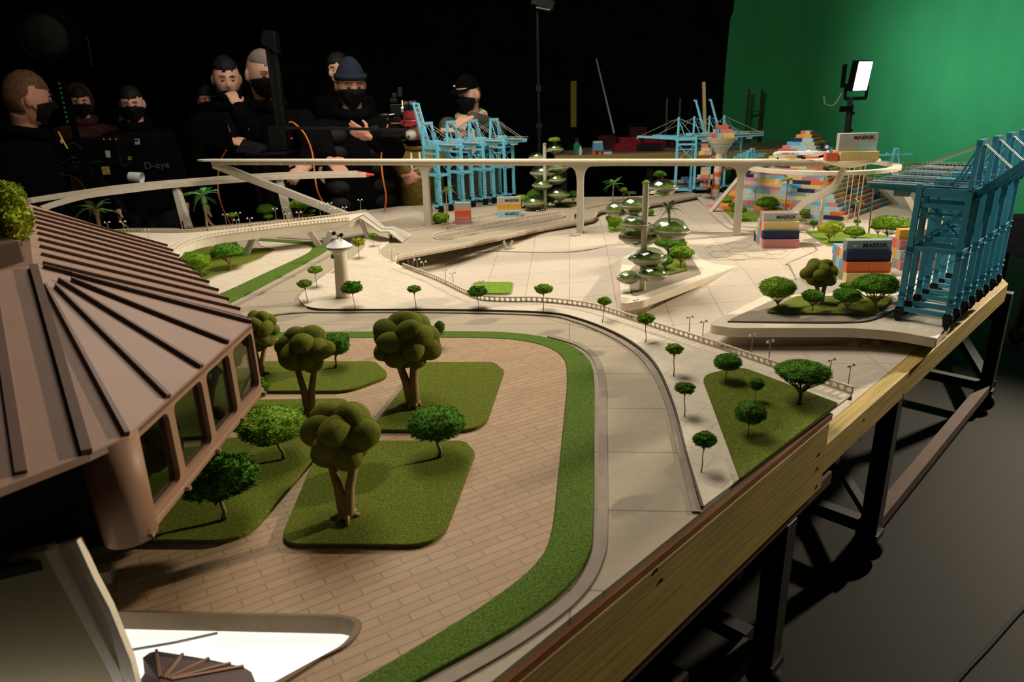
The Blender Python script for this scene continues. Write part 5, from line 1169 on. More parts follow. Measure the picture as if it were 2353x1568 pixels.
# roof's mirror image in the pool, shaped as a solid brown piece
zz = L1-.0225
t = thing('roof_reflection', 'brown seamed roof reflection shaped as a solid piece on the white pool sheet', 'roof piece', at(450, 1600, zz))
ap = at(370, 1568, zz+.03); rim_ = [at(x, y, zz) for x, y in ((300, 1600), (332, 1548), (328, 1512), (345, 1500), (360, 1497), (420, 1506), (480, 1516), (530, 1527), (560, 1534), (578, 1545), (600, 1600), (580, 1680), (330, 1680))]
b = MB(); n = len(rim_); b.add([ap]+rim_+[r_-V((0, 0, .0)) for r_ in rim_], [(0, i+1, (i+1) % n+1) for i in range(n)]); b.build('cap', 'roof_mirrored', t, world=True)
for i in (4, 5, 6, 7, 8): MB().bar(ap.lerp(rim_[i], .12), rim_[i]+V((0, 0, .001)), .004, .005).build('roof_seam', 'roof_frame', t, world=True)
o = MB().tube([at(294, 1496, zz+.002), at(400, 1478, zz+.002), at(500, 1456, zz+.002)], .0022, 6).build('seam_line', 'cable_white'); tag(o, 'thin grey joint line across the white pool sheet', 'joint')
# ================================================================ the crew
HR = (.078, .098, .120)
def headfn(nose=1, socket=1, grow=1.0):
    def fn(q):
        x, y, z = q; g = math.exp
        if z < 0: x *= 1-.30*(-z)**1.6
        if y < 0 and z < -.15: y *= 1-.55*min(1, (-z-.15)/.7)
        if y > 0:
            y *= .94; y += .03*g(-(x/.5)**2)*g(-((z+.86)/.15)**2)
            y += nose*(.23*g(-(x/.15)**2)*g(-((z+.19)/.13)**2)+.10*g(-(x/.11)**2)*g(-((z-.02)/.16)**2))
            for s in (-1, 1): y -= socket*.10*g(-((x-s*.38)/.19)**2)*g(-((z-.06)/.10)**2)
            y += .04*g(-(x/.45)**2)*g(-((z-.22)/.09)**2)
            y += .05*g(-(x/.22)**2)*(g(-((z+.50)/.045)**2)+g(-((z+.60)/.05)**2))
        return V((x, y, z))*grow
    return fn
def hairfn(kind, grow):
    f = headfn(0, 0)
    def fn(q):
        p = f(q); nn = noise.noise(q*4)*.12; line = (.44 if kind == 'short' else .36)+nn
        face = q.y > -.05 and q.z < line+.12*abs(q.x) or q.z < -.55 or (abs(q.x) > .75 and q.z < .05 and q.y > -.35)
        return p*(.86 if face else grow+(.05*q.z if q.z > 0 else 0)+nn*.25)
    return fn
def beaniefn(q):
    f = headfn(0, 0)(q); lim = .34+.14*q.y
    if q.z < lim: return f*.85
    p = f*1.11; t = (q.z-lim)/(1-lim); p.z += .15*t*t; p.x *= 1-.04*t*t; p.y *= 1-.04*t*t; return p
def capfn(q):
    f = headfn(0, 0)(q); lim = .28+.1*q.y
    return f*.85 if q.z < lim else V((f.x*1.08, f.y*1.08, f.z*1.12))
def maskmesh(k, prof=0):
    """a cloth mask over nose, cheeks and chin"""
    f = headfn(1.15, 0); b = MB(); n, m = 22, 12; P = []
    for i in range(n+1):
        a = math.radians(-78+156*i/n)
        for j in range(m+1):
            edge = abs(2*i/n-1); z1 = .04-.20*edge**1.5; z0 = -.97+.25*edge; z = z0+(z1-z0)*j/m
            s = math.sqrt(max(.0, 1-z*z)); q = f(V((s*math.sin(a), s*math.cos(a), z)))*1.055
            if z < -.8: q.y += .10
            P.append(V((q.x*HR[0], q.y*HR[1], q.z*HR[2]))*k)
    return b.add(P, [(i*(m+1)+j, (i+1)*(m+1)+j, (i+1)*(m+1)+j+1, i*(m+1)+j+1) for i in range(n) for j in range(m)])
def hand(b, w, d, nrm_, k, curl=.5, thumb=1, spread=.12):
    """palm, four fingers and a thumb from the wrist w along d; nrm_ is the back of the hand"""
    d = V(d).normalized(); n = V(nrm_); n = (n-d*n.dot(d)).normalized(); x = d.cross(n)*thumb
    X = Matrix((x, d, n)).transposed()
    b.ell(w+d*.045*k, (.040*k, .052*k, .017*k), 12, 8, X); b.tube([w-d*.05*k, w, w+d*.03*k], [.027*k, .025*k, .026*k], 8, flat=.8)
    for i, (o, L) in enumerate(((.030, .072), (.010, .082), (-.011, .076), (-.030, .058))):
        p = w+d*.085*k+x*o*k; pts = [p-d*.015*k, p]; dd = (d+x*o*spread*18).normalized(); c = curl*(1+.12*i)
        for s, f in enumerate((.42, .33, .25)):
            dd = (Matrix.Rotation(0, 3, 'X') @ dd); dd = (dd*math.cos(c*.55)-n*math.sin(c*.55)).normalized(); p = p+dd*L*f*k; pts.append(p)
        b.tube(pts, [.0105*k, .0105*k, .0098*k, .009*k, .007*k], 7)
    p = w+d*.030*k+x*.036*k; q = p+(d*.5+x*.65-n*.25).normalized()*.036*k; r = q+(d*.9+x*.2-n*.35).normalized()*.034*k
    b.tube([p-x*.014*k, p, q, r], [.012*k, .0125*k, .0115*k, .008*k], 7)
def remesh(o, vx, it=4):
    m = o.modifiers.new('remesh', 'REMESH'); m.mode = 'VOXEL'; m.voxel_size = vx; m.use_smooth_shade = True
    s = o.modifiers.new('smooth', 'SMOOTH'); s.factor = .5; s.iterations = it
def person(label, hp, hh, D, yaw, pitch=0, body=None, arms=(), jacket='cloth_black', skin='skin', hair=('hair_dark', 'short', 1.07), hat=None, mask='cloth_mask', roll=0, chin=False, extra=None, hood=False, lean=0, vx=.0055):
    yaw -= math.degrees(math.atan((hp[0]-CX)/FPX)); body = body-math.degrees(math.atan((hp[0]-CX)/FPX)) if body is not None else None
    hc = atD(*hp, D); k = hh*D/FPX/.242; yw = math.radians(yaw); by = math.radians(body if body is not None else yaw*.6)
    f = V((math.sin(by), -math.cos(by), 0)); r = V((-f.y, f.x, 0))         # body forward and the person's left
    t = thing('person', label, 'person', (hc.x-f.x*.06*k, hc.y-f.y*.06*k, 0), 0, None); o0 = t.location
    Hx = Matrix.Rotation(yw+PI, 3, 'Z') @ Matrix.Rotation(math.radians(-pitch), 3, 'X') @ Matrix.Rotation(math.radians(roll), 3, 'Y')
    HX = Matrix.Scale(k, 3); toW = lambda p: hc+Hx @ (V(p)*k)
    nb = hc-V((0, 0, .175*k))-f*(.05*k+lean*k); hip = nb-V((0, 0, .56*k))-f*(.02-lean*.6)*k
    b = MB(); Rk = tuple(x*k for x in HR); b.ell(hc, Rk, 40, 28, Hx, headfn())
    for s in (-1, 1): b.ell(toW((s*.078, -.012, -.004)), (.011*k, .019*k, .031*k), 10, 8, Hx)
    b.tube([toW((0, -.03, -.05)), hc.lerp(nb, .55)-f*.015*k, nb-V((0, 0, .05*k))], [.052*k, .056*k, .062*k], 14)
    b.tube([nb-V((0, 0, .03*k)), nb.lerp(hip, .5), hip], [.07*k, .10*k, .10*k], 12)
    cl = MB(); lv = []
    for (tt, a_, c_) in ((-.03, .070, .066), (.0, .105, .080), (.06, .195, .098), (.14, .215, .112), (.35, .205, .130), (.62, .195, .132), (.85, .20, .135), (1.05, .21, .14), (1.12, .17, .11)):
        c = nb.lerp(hip, tt) if tt >= 0 else nb-(hip-nb)*(-tt); lv.append((c, a_*k, c_*k))
    P = []; n = 24
    for c, a_, c_ in lv: P += [c+r*(a_*math.cos(2*PI*i/n))+f*(c_*math.sin(2*PI*i/n)) for i in range(n)]
    m_ = len(lv); cl.add(P, [(i*n+j, i*n+(j+1) % n, (i+1)*n+(j+1) % n, (i+1)*n+j) for i in range(m_-1) for j in range(n)]+[tuple(range(n-1, -1, -1)), tuple(range((m_-1)*n, m_*n))])
    done = set()
    for side, el, wr, hd, nr_, curl in arms:
        s = 1 if side == 'L' else -1; done.add(s); sh = nb+r*(s*.185*k)-V((0, 0, .065*k)); el = V(el); wr = V(wr); fw = (wr-el).normalized()
        cl.tube([sh-r*(s*.05*k), sh, sh.lerp(el, .5), el, el.lerp(wr, .55), wr], [.07*k, .074*k, .068*k, .064*k, .058*k, .046*k], 12)
        hand(b, wr, hd, nr_, k*.84, curl, s); b.tube([el, wr], [.014*k, .018*k], 8); b.tube([nb.lerp(hip, .1), sh, el], [.03*k, .025*k, .013*k], 8)
    for s in (-1, 1):
        if s not in done:
            sh = nb+r*(s*.185*k)-V((0, 0, .065*k)); el = sh+r*(s*.05*k)-V((0, 0, .27*k))-f*.03*k; wr = el-V((0, 0, .23*k))+f*.08*k
            cl.tube([sh-r*(s*.05*k), sh, sh.lerp(el, .5), el, wr], [.07*k, .074*k, .066*k, .058*k, .044*k], 12)
            hand(b, wr, V((0, 0, -1))+f*.3, r*s, k, .6, s); b.tube([el, wr], [.035*k, .026*k], 8); b.tube([nb.lerp(hip, .1), sh, el], [.05*k, .045*k, .035*k], 8)
    tr = MB(); tr.tube([hip-r*.09*k, hip+r*.09*k], [.12*k, .12*k], 12); shoe = MB()
    for s in (-1, 1):
        hj = hip+r*(s*.09*k); an = V((hj.x, hj.y, .07))+r*(s*.02*k); kn = hj.lerp(an, .5)+f*.03*k
        tr.tube([hj, hj.lerp(kn, .5), kn, kn.lerp(an, .45), an], [.105*k, .092*k, .070*k, .062*k, .055*k], 12); b.tube([hj, kn, an-V((0, 0, .03))], [.07*k, .05*k, .04*k], 8)
        shoe.ell(an+f*.07*k-V((0, 0, .07-.042)), (.045*k, .12*k, .041), 12, 8, Matrix.Rotation(by+PI, 3, 'Z'))
    o = b.build('body', skin, t, world=True, smooth=True); remesh(o, vx*k, 2)
    o = cl.build('jacket', jacket, t, world=True, smooth=True); remesh(o, .014*k, 5)
    o = tr.build('trousers', 'jeans', t, world=True, smooth=True); remesh(o, .018*k, 4)
    shoe.build('shoes', 'rubber', t, world=True, smooth=True)
    c = MB(); c.tube([nb+V((0, 0, .035*k))+(f*math.sin(a)*.075+r*math.cos(a)*.085)*k+V((0, 0, .02*k*math.sin(a)*-1)) for a in [i*2*PI/14 for i in range(15)]], .034*k, 8); c.build('collar', jacket if jacket != 'cloth_olive' else 'cloth_cream', t, world=True, smooth=True)
    if hair: MB().ell(hc, Rk, 40, 26, Hx, hairfn(hair[1], hair[2])).build('hair', hair[0], t, world=True, smooth=True)
    if hat == 'beanie':
        h = MB().ell(hc, Rk, 44, 30, Hx, beaniefn); h.build('beanie', 'cloth_navy', t, world=True, smooth=True)
        cuff = [toW((1.06*HR[0]*math.cos(a), 1.06*HR[1]*math.sin(a), -.0+.046+.016*math.sin(a))) for a in [i*2*PI/40 for i in range(41)]]
        MB().tube(cuff, .008*k, 6, flat=2.4).build('beanie_cuff', 'cloth_navy', t, world=True, smooth=True)
    if hat and hat.startswith('cap'):
        mk_ = 'cloth_red' if 'red' in hat else 'cloth_black'
        MB().ell(hc, Rk, 40, 26, Hx, capfn).build('cap', mk_, t, world=True, smooth=True)
        br = [toW((.075*math.sin(a), .088+.062*math.cos(a)*(1 if abs(a) < 1.6 else .2), .040-.018*math.cos(a))) for a in [(-1.5+3.0*i/16) for i in range(17)]]
        MB().ngon([toW((-.07, .05, .045))]+br+[toW((.07, .05, .045))], Hx @ V((0, 0, .006*k))).build('cap_brim', mk_, t, world=True)
        if 'red' in hat: text('Phi', t, toW((0.0, .112, .062))-o0, (Hx.to_4x4() @ Matrix.Rotation(PI, 4, 'Z') @ Matrix.Rotation(1.25, 4, 'X')).to_euler(), .035*k, 'black', .002)
        else: MB().box(toW((.025, .098, .072)), (.014*k, .004*k, .010*k), Hx).build('cap_badge', 'white', t, world=True)
    if mask == 'respirator':
        MB().ell(toW((0, .105, -.045)), (.044*k, .034*k, .044*k), 20, 14, Hx).build('respirator', 'respirator', t, world=True, smooth=True)
        MB().lathe([(.010*k, 0), (.010*k, .004*k)], toW((0.006, .138, -.052)), 12, Hx @ Matrix.Rotation(-PI/2, 3, 'X')).build('valve', 'grey_metal', t, world=True)
    elif mask:
        mm = maskmesh(k); mm.v = [hc+Hx @ (p+(V((0, -.012, -.052))*k if chin else V((0, 0, 0)))) for p in mm.v]
        o = mm.build('face_mask', mask, t, world=True, smooth=True, rec=False); so = o.modifiers.new('th', 'SOLIDIFY'); so.thickness = .002*k; so.offset = 1
        e = MB()
        for s in (-1, 1): e.bar(toW((s*.062, .050, -.018)), toW((s*.083, -.012, .012)), .004*k); e.bar(toW((s*.060, .045, -.075)), toW((s*.083, -.012, -.022)), .004*k)
        e.build('ear_loops', mask, t, world=True)
    eb = MB(); ey = MB()
    for s in (-1, 1):
        eb.tube([toW((s*.012, .096, .030)), toW((s*.028, .093, .034)), toW((s*.048, .080, .028))], [.0025*k, .0035*k, .002*k], 6)
        ey.ell(toW((s*.029, .0835, .006)), (.0105*k, .005*k, .0028*k), 10, 6, Hx)
    eb.build('eyebrows', hair[0] if hair else 'hair_brown', t, world=True, smooth=True); ey.build('eyes', 'hair_dark', t, world=True, smooth=True)
    if extra: extra(t, toW, nb, hip, f, r, k)
    return t
A = lambda x, y, d: atD(x, y, d)
person('man in a black jacket and black mask seen in profile at the left edge', (64, 230), 118, 4.7, 100, 6, 60, jacket='cloth_black', skin='skin_red', hair=('hair_brown', 'long', 1.08))
def hood(t, toW, nb, hip, f, r, k):
    MB().tube([toW((.085*math.cos(a), .03+.06*math.sin(a)*.2-.03, .02+.125*math.sin(a))) for a in [(-.9+5*i/18) for i in range(19)]], .022*k, 8).build('hood', 'cloth_maroon', t, world=True, smooth=True)
    text('CITY', t, nb+f*.132*k-V((0, 0, .18*k))-t.location, (PI/2, 0, math.atan2(f.x, -f.y)), .13*k, 'c_steel grey', .002)
    text('11', t, nb+f*.136*k-V((0, 0, .30*k))-t.location, (PI/2, 0, math.atan2(f.x, -f.y)), .08*k, 'c_steel grey', .002)
person('person in a maroon hoodie with pale lettering and black mask, in the dark at left', (184, 236), 66, 5.6, 0, 8, 0, jacket='cloth_maroon', hair=('hair_dark', 'long', 1.1), extra=hood)
def pony(t, toW, nb, hip, f, r, k):
    MB().tube([toW((.03, -.10, .03)), toW((.075, -.09, -.05)), toW((.10, -.02, -.15)), toW((.105, .03, -.24))], [.025*k, .03*k, .026*k, .010*k], 10).build('ponytail', 'hair_brown', t, world=True, smooth=True)
    text('D-eye', t, nb+f*.140*k-V((0, 0, .26*k))+r*.08*k-t.location, (PI/2, 0, math.atan2(f.x, -f.y)), .07*k, 'dim_print', .002)
person('woman with ponytail in black top and black mask, standing in the dark', (304, 240), 76, 5.4, -8, 10, 0, hair=('hair_dark', 'long', 1.06), extra=pony)
person('person half hidden behind the man with his hand on his mouth', (478, 232), 60, 5.95, 0, 5, 0, mask='cloth_mask', skin='skin_red', hair=('hair_dark', 'long', 1.1))
person('dark-haired man pressing his fingers to his mouth, mask under his chin', (521, 183), 92, 5.65, 2, 10, 0, arms=[('L', A(575, 300, 5.35), A(545, 243, 5.40), A(528, 205, 5.42)-A(545, 243, 5.40), (.6, -.8, .1), .7)], chin=True, hair=('hair_dark', 'short', 1.10))
person('man with shaved head and black mask standing at the laptop behind the black post', (603, 172), 106, 5.4, 22, 12, 5, arms=[('L', A(722, 335, 5.2), A(706, 384, 5.08), A(672, 406, 5.04)-A(706, 384, 5.08), (.2, -.9, .5), .9), ('R', A(515, 335, 5.35), A(528, 322, 5.25), (1, -.2, -.25), (0, -.4, 1), .5)], hair=('hair_short', 'short', 1.025))
def vest(t, toW, nb, hip, f, r, k):
    b = MB(); n = 12
    for s in (-1, 1):
        for j in range(5):
            c = nb.lerp(hip, .16+.17*j)+r*(s*.125*k)+f*.075*k; b.ell(c, (.085*k, .066*k, .052*k), 14, 9, Matrix.Rotation(math.atan2(f.x, -f.y), 3, 'Z'))
    b.build('padded_vest', 'cloth_grey', t, world=True, smooth=True)
    text('THE\nNORTH\nFACE', t, nb.lerp(hip, .27)+f*.150*k+r*.13*k-t.location, (PI/2, 0, math.atan2(f.x, -f.y)), .022*k, 'letter_white', .001, bold=.0006)
    MB().lathe([(.022*k, 0), (.022*k, .002)], nb.lerp(hip, .24)+f*.146*k+r*.165*k, 14, Matrix.Rotation(PI/2, 3, 'X')).build('logo_patch', 'letter_white', t, world=True)
    MB().tube([hip+f*.17*k+r*x*k+V((0, 0, .0)) for x in (-.14, 0, .14)], .055*k, 10).build('waist_bag', 'cloth_black', t, world=True, smooth=True)
person('man in navy knit beanie, black mask and padded vest steadying the camera boom', (806, 196), 100, 5.4, 10, 14, 5, arms=[('L', A(905, 345, 5.15), A(850, 316, 5.00), A(808, 296, 4.98)-A(850, 316, 5.00), (.3, -1, -.35), .55), ('R', A(735, 330, 5.2), A(757, 366, 5.06), A(782, 390, 5.0)-A(757, 366, 5.06), (.1, -.9, .6), .5)], skin='skin_red', hair=('hair_brown', 'short', 1.02), hat='beanie', extra=vest)
person('dark-haired person mostly hidden behind the man in the beanie', (779, 162), 70, 6.1, -50, 5, -20, mask=None, hair=('hair_dark', 'long', 1.12))
def scarf(t, toW, nb, hip, f, r, k):
    for s in (-1, 1): MB().bar(nb+f*.10*k+r*(s*.03*k)-V((0, 0, .02*k)), nb+f*.137*k+r*(s*.035*k)-V((0, 0, .20*k)), .012*k).build('hood_cord', 'white', t, world=True)
    MB().tube([nb+V((0, 0, .03*k))+(f*math.sin(a)*.07+r*math.cos(a)*.075)*k for a in [i*2*PI/14 for i in range(15)]], .038*k, 8).build('scarf', 'cloth_black', t, world=True, smooth=True)
person('person in red cap, white respirator and mustard jacket under the film camera', (951, 288), 74, 5.75, -18, 10, -5, arms=[('L', A(1000, 370, 5.6), A(962, 408, 5.45), (-1, -.1, -.2), (0, -1, .3), .9), ('R', A(915, 365, 5.6), A(936, 404, 5.45), (1, -.1, -.1), (0, -1, .3), .9)], jacket='cloth_mustard', skin='skin_red', hair=('hair_dark', 'short', 1.02), hat='cap_red', mask='respirator', extra=scarf)
def strap(t, toW, nb, hip, f, r, k):
    MB().ngon([nb+f*.085*k+r*.055*k, nb+f*.125*k+r*.07*k-V((0, 0, .20*k)), nb+f*.13*k-r*.07*k-V((0, 0, .20*k)), nb+f*.085*k-r*.055*k], f*.02*k).build('shirt', 'c_grey', t, world=True)
    MB().bar(nb+f*.11*k+r*.05*k+V((0, 0, .03*k)), nb+f*.165*k-r*.06*k-V((0, 0, .24*k)), .035*k, .006*k, up=f).build('strap', 'black', t, world=True)
person('man in black cap, black mask and olive hooded jacket behind the blue cranes', (1075, 218), 82, 6.1, -40, 8, -20, arms=[('L', A(1125, 292, 5.95), A(1082, 272, 5.72), A(1048, 282, 5.66)-A(1082, 272, 5.72), (.1, -.4, .9), .6), ('R', A(1030, 290, 5.95), A(1028, 300, 5.75), (1, -.2, 0), (0, -.3, 1), .8)], jacket='cloth_olive', hair=('hair_brown', 'short', 1.04), hat='cap_black', extra=strap)
# ================================================================ film gear at the back
D = 5.12
bt_, tp_ = A(655, 350, D), None
bx = bt_.x; by_ = bt_.y; ztop = zup(bt_, 92)
t = thing('camera_slider', 'tall black motion-control post with control box and long horizontal boom', 'camera rig', (bx, by_, 0))
MB().bar((bx, by_, .0), (bx, by_, ztop), .068, .068).build('post', 'black_gear', t, world=True, bev=.004)
MB().bar((bx-.018, by_-.0345, bt_.z+.1), (bx-.018, by_-.0345, ztop-.02), .010, .003, up=(0, 1, 0)).build('rail_strip', 'dark_metal', t, world=True)
b = MB(); z = ztop
b.ngon([V((bx-.05, by_-.055, z-.03)), V((bx+.05, by_-.055, z-.09)), V((bx+.05, by_-.055, z+.05)), V((bx-.025, by_-.055, z+.06)), V((bx-.05, by_-.055, z))], (0, .11, 0)); b.build('post_cap', 'black_gear', t, world=True, bev=.003)
a, c = A(622, 290, D-.1), A(662, 345, D-.1); MB().box((a+c)/2, (c.x-a.x, .12, a.z-c.z)).build('control_box', 'black_gear', t, world=True, bev=.003)
MB().box(A(670, 318, D-.16), (.012, .01, .012)).build('indicator', 'red_tip', t, world=True)
MB().box(A(625, 351, D-.12), (.28, .30, .014)).build('base_plate', 'black_gear', t, world=True, bev=.002)
MB().bar(A(655, 294, D-.17), A(935, 298, D-.22), .020, .020).build('boom', 'dark_metal', t, world=True, bev=.002)
MB().box(A(905, 306, D-.22), (.16, .07, .045)).lathe([(.006, -.002), (.006, .002)], A(907, 312, D-.262), 12, Matrix.Rotation(PI/2, 3, 'X')).build('boom_head', 'black_gear', t, world=True, bev=.003)
MB().bar(A(612, 352, D-.1), (A(612, 352, D-.1).x, A(612, 352, D-.1).y, 0), .05).build('stand_leg', 'black_gear', t, world=True)
d2 = D-.20
t = thing('film_camera', 'black mirrorless camera with long lens and monitor mounted at the end of the boom', 'camera', A(912, 290, d2))
MB().box(A(912, 252, d2), (.085, .07, .075)).box(A(905, 232, d2), (.05, .05, .03)).build('body', 'black_gear', t, world=True, bev=.005)
l0 = A(925, 243, d2-.0); MB().lathe([(.030, 0), (.034, .015), (.034, .04), (.030, .042), (.036, .05), (.036, .10), (.028, .101), (0, .09)], l0, 24, Matrix.Rotation(PI/2, 3, 'Y') ).build('lens', 'black_gear', t, world=True)
MB().lathe([(.0285, 0), (.0285, .016)], A(923, 252, d2-.01), 20, Matrix.Rotation(PI/2, 3, 'Y')).build('lens_ring', 'chrome', t, world=True)
MB().box(A(919, 212, d2), (.030, .026, .062), Matrix.Rotation(.1, 3, 'Y')).box(A(906, 220, d2+.01), (.03, .02, .03)).build('top_handle', 'dark_metal', t, world=True, bev=.003)
MB().bar(A(924, 231, d2-.03), A(925, 243, d2-.03), .008).build('lens_lever', 'c_yellow', t, world=True)
MB().ell(A(883, 265, d2-.04), (.045, .02, .014), 12, 8).tube([A(893, 264, d2-.04), A(912, 262, d2-.02)], .006, 8).build('pan_handle', 'dark_metal', t, world=True, smooth=True)
MB().bar(A(895, 263.5, d2-.055), A(906, 262, d2-.055), .006).build('bright_clip', 'white', t, world=True)
MB().box(A(912, 284, d2), (.11, .06, .02)).box(A(912, 274, d2), (.05, .05, .03)).box(A(912, 265, d2), (.03, .03, .03)).ell(A(891, 276, d2-.05), .018, 10, 8).build('fluid_head', 'black_gear', t, world=True, bev=.003)
MB().box(A(911, 283, d2-.04), (.05, .008, .007)).build('level_plate', 'chrome', t, world=True)
MB().box(A(914, 284, d2-.033), (.02, .004, .006)).tube([A(899, 284, d2-.06), A(914, 283.5, d2-.05), A(925, 284, d2-.06)], .0025, 6).build('red_accent', 'red_tip', t, world=True)
t = thing('laptop', 'open dark laptop on the rig base, its screen turned away', 'laptop', A(560, 347, 5.0))
p0, p1, p2, p3 = A(463, 268, 5.15), A(524, 288, 4.98), A(541, 346, 4.94), A(480, 330, 5.12)
MB().ngon([p0, p1, p2, p3], (.004, -.006, 0)).build('screen', 'black_gear', t, world=True); MB().bar(p1, p1.lerp(p2, .3), .004).build('screen_edge', 'pole_grey', t, world=True)
q0, q1, q2, q3 = A(541, 347, 4.94), A(585, 352, 4.84), A(622, 336, 5.04), A(560, 318, 5.18)
MB().ngon([q0, q1, q2, q3], (0, 0, -.012)).build('base', 'dark_metal', t, world=True, bev=.001)
b = MB()
for i in range(5):
    for j in range(9): b.box(q0.lerp(q1, .12+.085*j).lerp(q3.lerp(q2, .12+.085*j), .12+.09*i)+V((0, 0, .002)), (.010, .008, .003))
b.build('keyboard', 'black', t, world=True)
b = MB().bar(q0.lerp(q2, .5)-V((0, 0, .015)), V((q0.lerp(q2, .5).x, q0.lerp(q2, .5).y, .0)), .03).box(q0.lerp(q2, .5)-V((0, 0, .017)), (.2, .2, .008)); tag(b.build('laptop_stand', 'black_gear', origin=V((q0.lerp(q2, .5).x, q0.lerp(q2, .5).y, 0))), 'thin black stand under the open laptop', 'stand')
def cable(pts, m, rr, lb_, nm='cable'):
    ps = cat([A(*p) for p in pts], 6); ps.append(V((ps[-1].x+.05, ps[-1].y+.12, max(.01, ps[-1].z-.25)))); ps.append(V((ps[-1].x+.05, ps[-1].y+.1, .006)))
    o = MB().tube(ps, rr, 8).build(nm, m, smooth=True); return tag(o, lb_, 'cable')
cable([(664, 282, 5.08), (675, 283, 5.06), (700, 308, 5.05), (717, 350, 5.05), (723, 400, 5.05), (730, 440, 5.08), (748, 472, 5.23), (775, 498, 5.32)], 'orange_cable', .0062, 'orange cable looping down from the control box in front of the beanie man')
cable([(892, 286, 5.05), (882, 318, 5.05), (876, 365, 5.05), (880, 410, 5.05), (887, 450, 5.14), (884, 482, 5.25), (876, 510, 5.30)], 'orange_cable', .0062, 'orange cable hanging from the film camera beside the mustard jacket')
cable([(520, 345, 5.06), (506, 372, 5.11), (501, 405, 5.17), (502, 445, 5.23), (512, 480, 5.29), (530, 516, 5.35)], 'orange_cable', .0058, 'orange cable dropping from the laptop behind the green palm')
cable([(642, 352, 5.11), (646, 400, 5.17), (641, 440, 5.23), (637, 500, 5.32)], 'rust', .005, 'brownish orange cable behind the monorail pillar')
# cinema camera at the left
dc_ = 4.95
t = thing('cinema_camera', 'large black cinema camera rig with cables and stickers in the dark at left', 'camera', (*A(225, 420, dc_)[:2], 0))
MB().box(A(235, 348, dc_), (.32, .16, .20)).box(A(165, 345, dc_), (.10, .14, .15)).box(A(180, 395, dc_), (.26, .12, .04)).build('body', 'black_gear', t, world=True, bev=.008)
MB().bar(A(198, 319, dc_-.1), A(318, 323, dc_-.1), .012).bar(A(225, 336, dc_-.1), A(285, 338, dc_-.1), .006).build('top_rail', 'dark_metal', t, world=True)
for x in (239, 253, 267): MB().lathe([(.004, 0), (.002, .014)], A(x, 322, dc_-.11), 8).build('gold_connector', 'yellow', t, world=True)
MB().box(A(315, 326, dc_-.1), (.034, .004, .036)).build('sticker', 'c_steel grey', t, world=True); MB().box(A(315, 320.5, dc_-.102), (.034, .003, .012)).build('sticker_band', 'green_cloth', t, world=True)
MB().box(A(248, 354, dc_-.1), (.030, .004, .046), Matrix.Rotation(.1, 3, 'Y')).build('sticker', 'c_grey', t, world=True)
MB().tube([A(298, 364, dc_-.1)+V((.010*math.cos(a), 0, .010*math.sin(a))) for a in [i*2*PI/14 for i in range(15)]], .003, 6).build('yellow_ring', 'yellow', t, world=True)
MB().bar(A(134, 303, dc_-.15), A(155, 342, dc_-.15), .010, .004).build('yellow_strap', 'yellow', t, world=True); MB().box(A(141, 325, dc_-.16), (.012, .004, .024)).build('tag', 'white', t, world=True)
b = MB()
for pts in ([(155, 335), (165, 328), (180, 335), (188, 342)], [(150, 370), (165, 362), (175, 362)], [(205, 376), (225, 371), (240, 374)], [(140, 402), (165, 405), (185, 420), (200, 440)], [(130, 398), (150, 398)]): b.tube(cat([A(x, y, dc_-.14) for x, y in pts], 4), .0025, 6)
b.build('cables', 'grey_metal', t, world=True)
for x, y in ((169, 362), (168, 373), (145, 374), (180, 373), (140, 399), (175, 412)): MB().ell(A(x, y, dc_-.14), .005, 8, 6).build('connector', 'chrome', t, world=True)
MB().bar(A(122, 404, dc_-.14), A(119, 422, dc_-.14), .012).build('red_clip', 'cloth_red', t, world=True)
MB().box(A(243, 392, dc_-.05), (.05, .01, .055)).build('leather_flap', 'wood', t, world=True)
c = A(225, 400, dc_); b = MB()
for a in range(3): an = a*2*PI/3+.4; b.bar(c, (c.x+.5*math.cos(an), c.y+.3*math.sin(an)+.1, 0), .03)
b.build('tripod', 'black_gear', t, world=True)
# big fresnel lamp, unlit
df_ = 5.0; c = A(104, 82, df_)
t = thing('spotlight', 'large unlit round spotlight on a stand, barely visible at the upper left', 'lamp', (c.x, c.y, 0)); Xf = Matrix.Rotation(.25, 3, 'Z') @ Matrix.Rotation(PI/2+.15, 3, 'X')
MB().lathe([(.165, .0), (.175, .03), (.175, -.25), (.12, -.36), (0, -.37)], c, 32, Xf).build('housing', 'black_gear', t, world=True)
MB().lathe([(.15, .012), (.11, .03), (0, .045)], c, 32, Xf).build('lens', 'rubber', t, world=True, smooth=True)
MB().tube([c+V((-.24, .1, 0)), c+V((-.23, .1, -.20)), c+V((-.12, .1, -.28)), c+V((.12, .1, -.28)), c+V((.23, .1, -.20)), c+V((.24, .1, 0))], .012, 6).build('yoke', 'black_gear', t, world=True)
MB().bar(c+V((.0, .1, -.28)), (c.x, c.y+.1, 0), .035).build('stand', 'black_gear', t, world=True)
b = MB()
for k in range(9): b.box(A(136+k*2.4, 192+k*11, df_-.1), (.012, .004, .018), Matrix.Rotation(k*1.3, 3, 'Y'))
b.build('green_tape', 'green_cloth', t, world=True)
p = A(312, 408, 5.1); t = thing('paper_cup', 'white paper cup tipped sideways behind the monorail beams', 'cup', p); MB().lathe([(.034, -.045), (.042, .045), (.040, .045), (.033, -.042), (0, -.042)], (0, 0, 0), 20, Matrix.Rotation(1.75, 3, 'Y')).build('cup', 'paper', t)
b = MB().box((p.x, p.y+.02, p.z-.048), (.12, .12, .010)).bar((p.x, p.y, p.z-.05), (p.x, p.y, 0), .05); tag(b.build('side_shelf', 'black_gear', origin=(p.x, p.y, 0)), 'black equipment shelf under the paper cup', 'shelf')
